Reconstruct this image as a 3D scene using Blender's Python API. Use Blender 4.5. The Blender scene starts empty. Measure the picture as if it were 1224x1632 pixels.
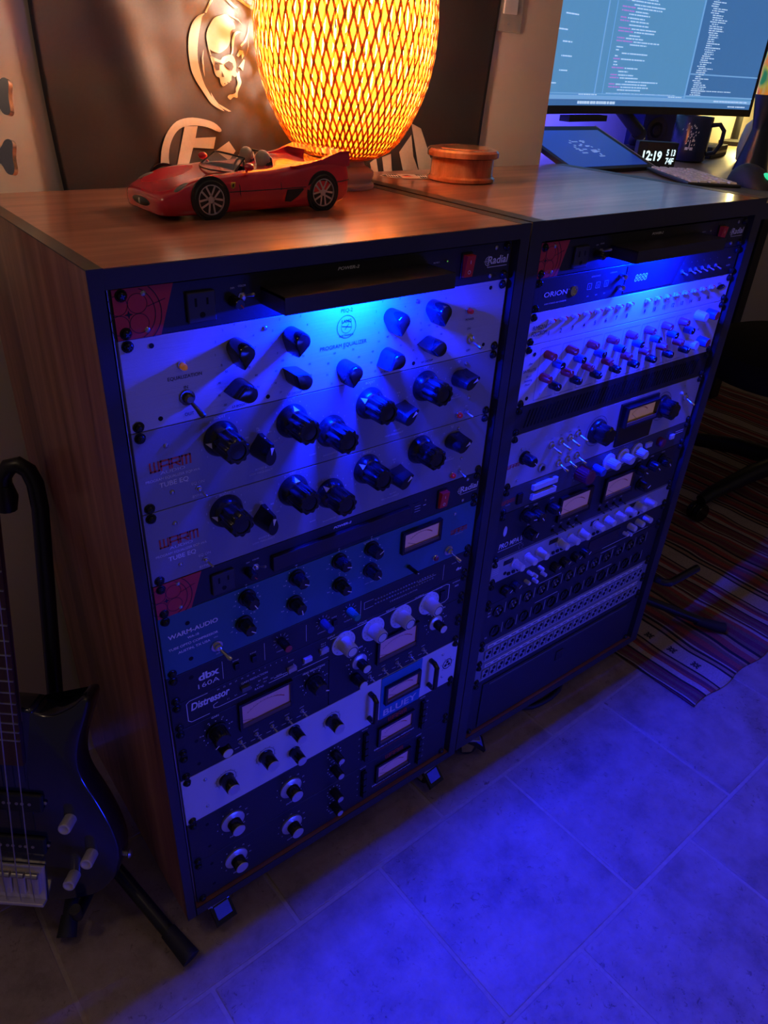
import bpy, bmesh, math, random
from mathutils import Vector, Matrix
random.seed(7)
PI = math.pi
SC = bpy.context.scene
COL = SC.collection
Z0 = 0.96                      # height of the panel datum above the floor

# ------------------------------------------------------------------ camera
def set_camera():
    yaw, pitch, roll = -0.6896, 1.0224, 0.0583
    M = Matrix.Rotation(yaw, 4, 'Z') @ Matrix.Rotation(pitch, 4, 'X') @ Matrix.Rotation(roll, 4, 'Z')
    cd = bpy.data.cameras.new('camera'); co = bpy.data.objects.new('camera', cd)
    COL.objects.link(co)
    co.matrix_world = Matrix.Translation((-0.2055, -0.6245, 0.1732 + Z0)) @ M
    cd.sensor_fit = 'HORIZONTAL'; cd.sensor_width = 36.0
    cd.lens = 36.0 * 1171.8 / 1224.0
    cd.clip_start = 0.01
    SC.camera = co
set_camera()

# ------------------------------------------------------------------ world, exposure
SC.view_settings.view_transform = 'Standard'
SC.view_settings.look = 'None'
SC.view_settings.gamma = 1.0
SC.view_settings.use_curve_mapping = False
SC.view_settings.exposure = 0.0
wd = bpy.data.worlds.new('world'); SC.world = wd; wd.use_nodes = True
wd.node_tree.nodes['Background'].inputs[0].default_value = (0.24, 0.18, 0.20, 1)
wd.node_tree.nodes['Background'].inputs[1].default_value = 0.18

def lamp(name, kind, loc, energy, color, size=0.1, size_y=None, direction=None, parent=None, spread=None):
    d = bpy.data.lights.new(name, kind); d.energy = energy; d.color = color
    o = bpy.data.objects.new(name, d); COL.objects.link(o); o.location = loc
    if kind == 'AREA':
        d.size = size
        if size_y: d.shape = 'RECTANGLE'; d.size_y = size_y
        if spread: d.spread = spread
    else: d.shadow_soft_size = size
    if direction is not None:
        o.rotation_euler = Vector(direction).to_track_quat('-Z', 'Y').to_euler()
    if parent: o.parent = parent
    return o
LED_BLUE = (0.0, 0.008, 1.0)
LED_FLOOR_W = 12.0
LED_PANEL_W = 12.0
BULB_W = 42.0
# added dim warm fill from overhead; no such lamp is seen
lamp('overhead_fill', 'AREA', (0.7, -1.2, 2.35), 0.9, (1.0, 0.72, 0.62), 0.5, 0.5, (-0.1, 0.3, -1))

# warm room lamp out of frame on the left
lamp('left_room_lamp', 'POINT', (-0.55, 0.10, 1.52), 1.8, (1.0, 0.72, 0.46), 0.07)
# added blue fill for the lower panels, from behind the camera; source unseen
lamp('blue_fill', 'AREA', (1.0, -2.1, 0.22), 1.6, (0.01, 0.025, 1.0), 0.9, 0.3, (-0.25, 1, 0.03), None, 0.70)

# ------------------------------------------------------------------ materials
MATS = {}
def nodes_of(m):
    m.use_nodes = True
    nt = m.node_tree
    return nt, nt.nodes, nt.links, nt.nodes['Principled BSDF']
def pm(name, c, rough=0.5, metal=0.0, var=0.12, scale=60.0, bump=0.0, stretch=(1, 1, 1), coat=0.0, emit=None, es=0.0, spec=None, trans=0.0, alpha=1.0, rvar=0.0):
    if name in MATS: return MATS[name]
    m = bpy.data.materials.new(name); nt, N, L, b = nodes_of(m)
    tc = N.new('ShaderNodeTexCoord'); mp = N.new('ShaderNodeMapping'); mp.inputs['Scale'].default_value = stretch
    L.new(tc.outputs['Object'], mp.inputs[0])
    nz = N.new('ShaderNodeTexNoise'); nz.inputs['Scale'].default_value = scale; nz.inputs['Detail'].default_value = 4
    L.new(mp.outputs[0], nz.inputs['Vector'])
    mx = N.new('ShaderNodeMix'); mx.data_type = 'RGBA'
    mx.inputs[6].default_value = tuple(max(0, x * (1 - var)) for x in c) + (1,)
    mx.inputs[7].default_value = tuple(min(1, x * (1 + var)) for x in c) + (1,)
    L.new(nz.outputs[0], mx.inputs[0]); L.new(mx.outputs[2], b.inputs['Base Color'])
    b.inputs['Roughness'].default_value = rough; b.inputs['Metallic'].default_value = metal
    if rvar:
        mr = N.new('ShaderNodeMapRange'); mr.inputs[3].default_value = rough - rvar; mr.inputs[4].default_value = rough + rvar
        L.new(nz.outputs[0], mr.inputs[0]); L.new(mr.outputs[0], b.inputs['Roughness'])
    if coat: b.inputs['Coat Weight'].default_value = coat; b.inputs['Coat Roughness'].default_value = 0.08
    if spec is not None: b.inputs['Specular IOR Level'].default_value = spec
    if emit: b.inputs['Emission Color'].default_value = tuple(emit) + (1,); b.inputs['Emission Strength'].default_value = es
    if trans: b.inputs['Transmission Weight'].default_value = trans
    if alpha < 1: b.inputs['Alpha'].default_value = alpha
    if bump:
        bp = N.new('ShaderNodeBump'); bp.inputs['Strength'].default_value = bump; bp.inputs['Distance'].default_value = 0.001
        L.new(nz.outputs[0], bp.inputs['Height']); L.new(bp.outputs[0], b.inputs['Normal'])
    MATS[name] = m
    return m
def ramp(N, stops, interp='LINEAR'):
    r = N.new('ShaderNodeValToRGB'); cr = r.color_ramp; cr.interpolation = interp
    while len(cr.elements) < len(stops): cr.elements.new(0.5)
    for e, (p_, c_) in zip(cr.elements, stops): e.position = p_; e.color = tuple(c_) + (1,)
    return r
def wood(name, stretch, stops, rough=0.3, coat=0.5, scale=1.0):
    m = bpy.data.materials.new(name); nt, N, L, b = nodes_of(m)
    tc = N.new('ShaderNodeTexCoord'); mp = N.new('ShaderNodeMapping'); mp.inputs['Scale'].default_value = stretch
    L.new(tc.outputs['Object'], mp.inputs[0])
    n1 = N.new('ShaderNodeTexNoise'); n1.inputs['Scale'].default_value = scale; n1.inputs['Detail'].default_value = 6; n1.inputs['Roughness'].default_value = 0.65
    L.new(mp.outputs[0], n1.inputs['Vector'])
    r = ramp(N, stops); L.new(n1.outputs[0], r.inputs[0]); L.new(r.outputs[0], b.inputs['Base Color'])
    b.inputs['Roughness'].default_value = rough
    if coat: b.inputs['Coat Weight'].default_value = coat; b.inputs['Coat Roughness'].default_value = 0.12
    MATS[name] = m
    return m
WST = [(0.30, (0.15, 0.048, 0.030)), (0.45, (0.27, 0.095, 0.058)), (0.55, (0.34, 0.130, 0.080)), (0.68, (0.46, 0.21, 0.125))]
wood_top = wood('laminate_along', (2.2, 42, 42), WST, 0.28, 0.6)
wood_side = wood('laminate_upright', (42, 42, 2.2), WST, 0.35, 0.3)
black_edge = pm('black_edge_band', (0.035, 0.034, 0.036), 0.42, bump=0.1)
black_paint = pm('black_powder_coat', (0.022, 0.022, 0.026), 0.42, var=0.2, scale=300, bump=0.15)
black_matte = pm('matt_black_plastic', (0.015, 0.015, 0.017), 0.6)
black_gloss = pm('gloss_black_plastic', (0.012, 0.012, 0.014), 0.16, spec=0.6)
knob_black = pm('black_phenolic', (0.014, 0.014, 0.017), 0.24, spec=0.6, var=0.3, scale=200)
dark_void = pm('dark_void', (0.004, 0.004, 0.005), 0.8)
alu_brushed = pm('brushed_aluminium', (0.62, 0.61, 0.62), 0.42, 0.35, var=0.16, scale=30, bump=0.25, stretch=(0.6, 1, 60))
grey_plate = pm('grey_hammered_plate', (0.34, 0.34, 0.36), 0.42, 0.25, var=0.06, scale=400, bump=0.1)
white_plate = pm('white_painted_plate', (0.72, 0.70, 0.72), 0.5, var=0.03)
teal_plate = pm('teal_painted_plate', (0.05, 0.16, 0.24), 0.42, var=0.06, scale=300)
navy_plate = pm('blue_painted_block', (0.03, 0.20, 0.42), 0.42)
red_plate = pm('red_painted_corner', (0.74, 0.05, 0.045), 0.5, var=0.1)
red_rocker = pm('red_rocker', (0.6, 0.03, 0.03), 0.3, emit=(1, 0.04, 0.02), es=0.012)
chrome = pm('chrome', (0.75, 0.74, 0.73), 0.15, 1.0, var=0.05)
steel = pm('dull_steel', (0.55, 0.54, 0.53), 0.32, 0.9, var=0.1)
screw_black = pm('black_screw', (0.03, 0.03, 0.033), 0.22, 0.6)
white_print = pm('white_print', (0.93, 0.93, 0.93), 0.6, var=0.03)
grey_print = pm('pale_grey_print', (0.66, 0.66, 0.68), 0.6, var=0.03)
black_print = pm('black_print', (0.02, 0.02, 0.03), 0.6)
red_print = pm('red_print', (0.75, 0.09, 0.03), 0.55)
white_knob = pm('white_knob_plastic', (0.72, 0.72, 0.72), 0.4, var=0.04)
silver_cap = pm('spun_silver_cap', (0.7, 0.7, 0.72), 0.3, 0.6, var=0.08)
meter_face = pm('lit_meter_face', (0.70, 0.50, 0.42), 0.5, emit=(1.0, 0.40, 0.22), es=0.045, var=0.04)
meter_face2 = pm('dim_meter_face', (0.62, 0.42, 0.46), 0.5, emit=(1.0, 0.38, 0.34), es=0.022, var=0.04)
amber_jewel = pm('amber_jewel', (0.7, 0.22, 0.04), 0.2, emit=(1, 0.3, 0.03), es=0.12)
red_jewel = pm('red_jewel', (0.6, 0.03, 0.02), 0.15, emit=(1, 0.03, 0.01), es=0.04)
green_led = pm('green_led', (0.05, 0.7, 0.05), 0.3, emit=(0.05, 1, 0.05), es=1.2)
blue_strip = pm('blue_led_strip', (0.02, 0.1, 0.8), 0.4, emit=(0, 0.05, 1), es=6)
red_knob = pm('red_knob_plastic', (0.5, 0.05, 0.05), 0.35)
blue_knob = pm('blue_knob_plastic', (0.05, 0.12, 0.5), 0.35)
teal_knob = pm('green_knob_plastic', (0.03, 0.3, 0.25), 0.35)
purple_knob = pm('maroon_knob_plastic', (0.22, 0.03, 0.08), 0.35)
lit_seg = pm('grey_display_segment', (0.3, 0.33, 0.4), 0.4, emit=(0.5, 0.6, 0.8), es=0.06)

# ------------------------------------------------------------------ mesh helpers
class MB:
    def __init__(s): s.b = bmesh.new(); s.M = Matrix.Identity(4)
    def _x(s, vs, M=None):
        T = s.M @ M if M is not None else s.M
        bmesh.ops.transform(s.b, matrix=T, verts=vs)
    def box(s, x0, x1, y0, y1, z0, z1, bevel=0.0, M=None):
        r = bmesh.ops.create_cube(s.b, size=1.0)['verts']
        bmesh.ops.transform(s.b, matrix=Matrix.Translation(((x0 + x1) / 2, (y0 + y1) / 2, (z0 + z1) / 2)) @ Matrix.Diagonal((abs(x1 - x0), abs(y1 - y0), abs(z1 - z0), 1)), verts=r)
        if bevel:
            es = {e for v in r for e in v.link_edges}
            q = bmesh.ops.bevel(s.b, geom=list(es), offset=bevel, segments=2, affect='EDGES', profile=0.5)
            r = list({v for f in q['faces'] for v in f.verts} | {v for v in r if v.is_valid})
            allv = set(r)
            for v in list(allv):
                for f in v.link_faces: allv.update(f.verts)
            r = list(allv)
        s._x(r, M); return s
    def rings(s, rings, cap0=True, cap1=True, closed=True, M=None):
        vv = [[s.b.verts.new(p_) for p_ in r] for r in rings]
        n = len(rings[0])
        for a, c in zip(vv, vv[1:]):
            for i in range(n if closed else n - 1):
                j = (i + 1) % n
                s.b.faces.new((a[i], a[j], c[j], c[i]))
        if cap0: s.b.faces.new(list(reversed(vv[0])))
        if cap1: s.b.faces.new(vv[-1])
        s._x([v for r in vv for v in r], M); return s
    def lathe(s, prof, seg=20, axis='Z', M=None, mod=None, cap0=True, cap1=True):
        rs = []
        for k, (r, h) in enumerate(prof):
            ring = []
            for i in range(seg):
                t = 2 * PI * i / seg; rr = r * (mod(t, k) if mod else 1)
                x, y = rr * math.cos(t), rr * math.sin(t)
                ring.append((x, y, h) if axis == 'Z' else ((x, -h, y) if axis == '-Y' else ((h, x, y) if axis == 'X' else (y, h, x))))
            rs.append(ring)
        return s.rings(rs, cap0, cap1, True, M)
    def tube(s, path, r, seg=10, M=None, cap=True):
        P = [Vector(p_) for p_ in path]; rs = []; up = None
        for i, p_ in enumerate(P):
            t = (P[min(i + 1, len(P) - 1)] - P[max(i - 1, 0)]).normalized()
            if up is None:
                up = Vector((0, 0, 1)) if abs(t.z) < 0.9 else Vector((1, 0, 0))
            a = t.cross(up).normalized(); c = a.cross(t).normalized(); up = c
            rr = r[i] if isinstance(r, (list, tuple)) else r
            rs.append([tuple(p_ + a * rr * math.cos(2 * PI * k / seg) + c * rr * math.sin(2 * PI * k / seg)) for k in range(seg)])
        return s.rings(rs, cap, cap, True, M)
    def prism(s, poly, h0, h1, axis='-Y', M=None):
        f = {'-Y': lambda x, z, h: (x, -h, z), 'Z': lambda x, z, h: (x, z, h), 'X': lambda x, z, h: (h, x, z)}[axis]
        return s.rings([[f(x, z, h0) for x, z in poly], [f(x, z, h1) for x, z in poly]], True, True, True, M)
    def disc(s, cx, cz, r, y, seg=16):
        vs = [s.b.verts.new((cx + r * math.cos(2 * PI * i / seg), y, cz + r * math.sin(2 * PI * i / seg))) for i in range(seg)]
        s.b.faces.new(vs); s._x(vs); return s
    def ring(s, cx, cz, r0, r1, y, seg=28, a0=0.0, a1=2 * PI):
        vs = []
        for i in range(seg + 1):
            t = a0 + (a1 - a0) * i / seg
            vs.append((s.b.verts.new((cx + r0 * math.cos(t), y, cz + r0 * math.sin(t))), s.b.verts.new((cx + r1 * math.cos(t), y, cz + r1 * math.sin(t)))))
        for a, c in zip(vs, vs[1:]): s.b.faces.new((a[0], a[1], c[1], c[0]))
        s._x([v for q in vs for v in q]); return s
    def quad(s, x0, x1, z0, z1, y):
        vs = [s.b.verts.new(q) for q in ((x0, y, z0), (x1, y, z0), (x1, y, z1), (x0, y, z1))]
        s.b.faces.new(vs); s._x(vs); return s
    def line(s, x0, z0, x1, z1, w, y):
        d = Vector((x1 - x0, z1 - z0)); n = Vector((-d.y, d.x)).normalized() * w / 2
        vs = [s.b.verts.new(q) for q in ((x0 - n.x, y, z0 - n.y), (x1 - n.x, y, z1 - n.y), (x1 + n.x, y, z1 + n.y), (x0 + n.x, y, z0 + n.y))]
        s.b.faces.new(vs); s._x(vs); return s
    def poly(s, pts):
        vs = [s.b.verts.new(q) for q in pts]; f = s.b.faces.new(vs); s._x(vs)
        bmesh.ops.triangulate(s.b, faces=[f]); return s
    def mesh(s, name, mat, smooth=False):
        bmesh.ops.recalc_face_normals(s.b, faces=s.b.faces)
        me = bpy.data.meshes.new(name); s.b.to_mesh(me); s.b.free()
        if mat: me.materials.append(mat)
        if smooth:
            for p_ in me.polygons: p_.use_smooth = True
            try: me.set_sharp_from_angle(angle=math.radians(38))
            except Exception: pass
        return me
def obj(name, me, parent=None, loc=(0, 0, 0), rot=(0, 0, 0), label=None):
    if isinstance(me, tuple): me = me[0].mesh(name, me[1], len(me) > 2 and me[2])
    o = bpy.data.objects.new(name, me); COL.objects.link(o)
    if parent: o.parent = parent
    o.location = loc; o.rotation_euler = rot
    if label: o['label'] = label
    return o
def thing(name, label, cat, loc=(0, 0, 0), rotz=0.0, group=None):
    o = bpy.data.objects.new(name, None); COL.objects.link(o); o.empty_display_size = 0.05
    o.location = loc; o.rotation_euler = (0, 0, rotz); o['label'] = label; o['category'] = cat
    if group: o['group'] = group
    return o
def tag(o, label, cat, group=None):
    o['label'] = label; o['category'] = cat
    if group: o['group'] = group
    return o
def struct(o): o['kind'] = 'structure'; return o

TEXT_CACHE = {}
def text_geo(s, bold=0.0, shear=0.0):
    key = (s, bold, shear)
    if key not in TEXT_CACHE:
        cu = bpy.data.curves.new('lettering', 'FONT'); cu.body = s; cu.size = 1.0; cu.offset = bold; cu.shear = shear
        cu.resolution_u = 3
        o = bpy.data.objects.new('lettering', cu); COL.objects.link(o)
        dg = bpy.context.evaluated_depsgraph_get()
        me = bpy.data.meshes.new_from_object(o.evaluated_get(dg))
        bpy.data.objects.remove(o); bpy.data.curves.remove(cu)
        vs = [(v.co.x, v.co.y) for v in me.vertices]; fs = [tuple(p_.vertices) for p_ in me.polygons]
        bpy.data.meshes.remove(me)
        xs = [v[0] for v in vs] or [0]
        TEXT_CACHE[key] = (vs, fs, min(xs), max(xs))
    return TEXT_CACHE[key]
def add_text(mb, s, x, z, cap, y=-0.0004, align='C', bold=0.0, shear=0.0, rot=0.0, width=None, f=None):
    """letters with cap height cap; x,z is baseline middle/left/right; f maps (x,z) to a point"""
    vs, fs, a, c = text_geo(s, bold, shear)
    k = cap / 0.70; kx = k
    if width: kx = width / max(1e-6, c - a)
    off = {'C': -(a + c) / 2, 'L': -a, 'R': -c}[align]
    cr, sr = math.cos(rot), math.sin(rot)
    bv = []
    for vx, vz in vs:
        px, pz = (vx + off) * kx, vz * k
        q = (x + px * cr - pz * sr, y, z + px * sr + pz * cr)
        bv.append(mb.b.verts.new(f(q) if f else q))
    for t in fs:
        try: mb.b.faces.new([bv[i] for i in t])
        except ValueError: pass
    return mb

# ================================================================== setting
def stone(name):
    m = bpy.data.materials.new(name); nt, N, L, b = nodes_of(m)
    tc = N.new('ShaderNodeTexCoord'); oi = N.new('ShaderNodeObjectInfo')
    ad = N.new('ShaderNodeVectorMath'); ad.operation = 'MULTIPLY_ADD'
    cb = N.new('ShaderNodeCombineXYZ')
    L.new(oi.outputs['Random'], cb.inputs[0]); L.new(oi.outputs['Random'], cb.inputs[1])
    ad.inputs[1].default_value = (37, 53, 0); L.new(cb.outputs[0], ad.inputs[0]); L.new(tc.outputs['Object'], ad.inputs[2])
    n1 = N.new('ShaderNodeTexNoise'); n1.inputs['Scale'].default_value = 11; n1.inputs['Detail'].default_value = 8; n1.inputs['Roughness'].default_value = 0.68
    n2 = N.new('ShaderNodeTexNoise'); n2.inputs['Scale'].default_value = 95; n2.inputs['Detail'].default_value = 8; n2.inputs['Roughness'].default_value = 0.7; n2.inputs['Distortion'].default_value = 0.7
    n3 = N.new('ShaderNodeTexNoise'); n3.inputs['Scale'].default_value = 7; n3.inputs['Detail'].default_value = 2; L.new(ad.outputs[0], n3.inputs['Vector'])
    r3 = ramp(N, [(0.42, (0.12, 0.12, 0.12)), (0.60, (1, 1, 1))]); L.new(n3.outputs[0], r3.inputs[0])
    for n in (n1, n2): L.new(ad.outputs[0], n.inputs['Vector'])
    r1 = ramp(N, [(0.30, (0.20, 0.145, 0.115)), (0.48, (0.34, 0.26, 0.21)), (0.7, (0.44, 0.35, 0.29))]); L.new(n1.outputs[0], r1.inputs[0])
    r2 = ramp(N, [(0.34, (0.42, 0.38, 0.36)), (0.43, (1, 1, 1))]); L.new(n2.outputs[0], r2.inputs[0])
    mx = N.new('ShaderNodeMix'); mx.data_type = 'RGBA'; mx.blend_type = 'MULTIPLY'; L.new(r3.outputs[0], mx.inputs[0])
    L.new(r1.outputs[0], mx.inputs[6]); L.new(r2.outputs[0], mx.inputs[7]); L.new(mx.outputs[2], b.inputs['Base Color'])
    bp = N.new('ShaderNodeBump'); bp.inputs['Strength'].default_value = 0.5; bp.inputs['Distance'].default_value = 0.002
    L.new(n2.outputs[0], bp.inputs['Height']); L.new(bp.outputs[0], b.inputs['Normal'])
    b.inputs['Roughness'].default_value = 0.36
    return m
tile_mat = stone('mottled_stone_tile')
grout_mat = pm('sandy_grout', (0.42, 0.34, 0.28), 0.85, var=0.2, scale=120, bump=0.3)
wall_mat = pm('beige_wall_paint', (0.80, 0.67, 0.53), 0.75, var=0.04, scale=6, bump=0.04)
alcove_mat = pm('pale_wall_paint', (0.62, 0.58, 0.50), 0.75, var=0.04, scale=6)

floor = struct(obj('floor', (MB().box(-1.5, 3.4, -1.6, 1.1, -0.06, -0.0015), grout_mat)))
FA = math.radians(1.7)
tile_meshes = []
for k in range(3):
    mb = MB().box(-0.1498, 0.1498, -0.1433, 0.1433, -0.009, 0.0, 0.0022)
    for v in mb.b.verts:
        if abs(v.co.z) < 1e-6: v.co.z += random.uniform(-0.0004, 0.0004)
    tile_meshes.append(mb.mesh('tile', tile_mat))
PX, PY = 0.305, 0.292
fo = Vector((-0.03, -0.0845))
for r in range(-3, 4):
    off = {0: -0.15, 1: 0.0, 2: 0.165}.get((-r) % 3 if r <= 0 else 0, 0.0)
    off = -0.15 + 0.155 * ((-r) % 2)
    if r == -2: off = 0.165
    for c in range(-4, 10):
        lx = off + PX * (c + 0.5); ly = PY * (r + 0.5)
        x = fo.x + lx * math.cos(FA) - ly * math.sin(FA); y = fo.y + lx * math.sin(FA) + ly * math.cos(FA)
        if x < -1.1 or x > 2.9: continue
        o = obj('tile', tile_meshes[(r * 5 + c) % 3], floor, (x, y, 0), (0, 0, FA))

def WY(x): return 0.432 + 0.028 * x
mb = MB(); mb.prism([(-1.2, WY(-1.2)), (1.04, WY(1.04)), (1.04, 1.06), (-1.2, 1.06)], 0.0, 2.45, 'Z')
struct(obj('wall_back', (mb, wall_mat)))
struct(obj('wall_alcove', (MB().box(1.04, 3.3, 0.86, 1.06, 0.0, 2.45), alcove_mat)))
struct(obj('wall_right', (MB().box(3.3, 3.4, -1.6, 1.06, 0.0, 2.45), alcove_mat)))
struct(obj('ceiling', (MB().box(-1.5, 3.4, -1.6, 1.06, 2.45, 2.5), alcove_mat)))

# ================================================================== racks
RW, RB, RF, RTOP, RBOT = 0.5216, 0.0137, -0.0069, 0.0195, -0.9067
def make_rack(name, label, loc, rotz, W, D, group, extra=0.0, right=0.0, TT=0.0175):
    """origin on the floor below the left end of the equipment plane; panel datum at height Z0"""
    t = thing(name, label, 'rack cabinet', loc, rotz, group)
    xl = -0.0195 - extra; xr = -0.0195 + W + right; zt = Z0 + RTOP; zb = Z0 + RBOT
    e = 0.0012
    RL, RR = RB + extra, RB + right
    for a, RB_ in ((xl, RL), (xr - RR, RR)):
        s = obj('side_panel', (MB().box(a, a + RB_, RF + e, D, zb, zt - e), wood_side), t)
        mb = MB(); mb.box(a - 0.0002, a + RB_ + 0.0002, RF, RF + e, zb, zt, 0); mb.box(a - 0.0002, a + RB_ + 0.0002, RF + e, D, zt - e, zt)
        if a == xl: mb.box(a + RB_ - 0.001, a + RB_ + 0.0004, RF, 0.0040, zb, zt - TT)
        else: mb.box(a - 0.0004, a + 0.001, RF, 0.0040, zb, zt - TT)
        obj('edge_band', (mb, black_edge), s)
    tp = obj('top_panel', (MB().box(xl + RL, xr - RR, RF + e, D, zt - TT, zt - 0.0003), wood_top), t)
    obj('edge_band', (MB().box(xl + RL, xr - RR, RF, RF + e, zt - TT, zt - 0.0008), black_edge), tp)
    bt = obj('bottom_panel', (MB().box(xl + RL, xr - RR, RF + e, D, zb, zb + 0.0165), wood_top), t)
    obj('edge_band', (MB().box(xl + RL, xr - RR, RF, RF + e, zb, zb + 0.0165), black_edge), bt)
    obj('back_panel', (MB().box(xl + RL, xr - RR, D - 0.004, D, zb + 0.0165, zt - TT), black_matte), t)
    for a in (xl + RL, xr - RR - 0.0185):
        obj('rack_rail', (MB().box(a, a + 0.0185, 0.0045, 0.0065, zb + 0.0165, zt - TT), steel), t)
    hw = zb; turn = (0.05, 0.08, 1.3, -0.6) if rotz == 0 else (1.0, 0.6, 0.4, 2.0)
    for k, (cx, cy) in enumerate(((xl + 0.052, 0.012), (xr - 0.052, 0.012 if rotz == 0 else 0.11), (xl + 0.05, D - 0.06), (xr - 0.05, D - 0.06))):
        c = obj('caster', (MB().box(-0.022, 0.022, -0.018, 0.026, hw - 0.0035, hw, 0.0006), steel), t, (cx, cy, 0), (0, 0, turn[k]))
        mb = MB()
        for s_ in (-1, 1): mb.prism([(-0.016, hw - 0.004), (0.018, hw - 0.004), (0.012, 0.014), (-0.006, 0.014)], s_ * 0.013 - 0.0015, s_ * 0.013 + 0.0015, 'X')
        obj('fork', (mb, chrome), c)
        obj('wheel', (MB().lathe([(0.006, -0.010), (0.017, -0.010), (0.0198, -0.006), (0.0198, 0.006), (0.017, 0.010), (0.006, 0.010)], 20, 'X'), black_gloss, True), c, (0, 0.002, 0.0199))
        if cy < 0.12:
            P = [(-0.033, 0.020), (-0.030, 0.013), (-0.006, 0.034), (0.006, 0.040), (0.004, 0.045), (-0.010, 0.042)]
            bp = obj('brake_pedal', (MB().prism(P, -0.0165, 0.0165, 'X'), black_gloss), c)
            obj('pedal_pad', (MB().box(-0.012, 0.012, -0.010, 0.010, -0.0012, 0.0014, 0.0006), pm('blue_lit_pad', (0.10, 0.14, 0.55), 0.3)), bp, (0, -0.0205, 0.0317), (math.radians(49), 0, 0))  # grey pad with the blue LED light painted into its colour
    return t
rack_left = make_rack('rack_cabinet', 'walnut rack cabinet on casters under the red model car and woven lamp, nearer one', (0, 0, 0), 0, RW, 0.385, 'wooden equipment racks', 0.0, 0.003)
R2 = (0.5393 , 0.0036, 0.0); R2A = -0.0063; R2W = 0.5297; R2S = 0.4892 / 0.4826
rack_right = make_rack('rack_cabinet', 'walnut rack cabinet with the round wooden box on top, farther one beside the desk', R2, R2A, R2W, 0.420, 'wooden equipment racks', 0.008, 0.010, 0.0245)

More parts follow.
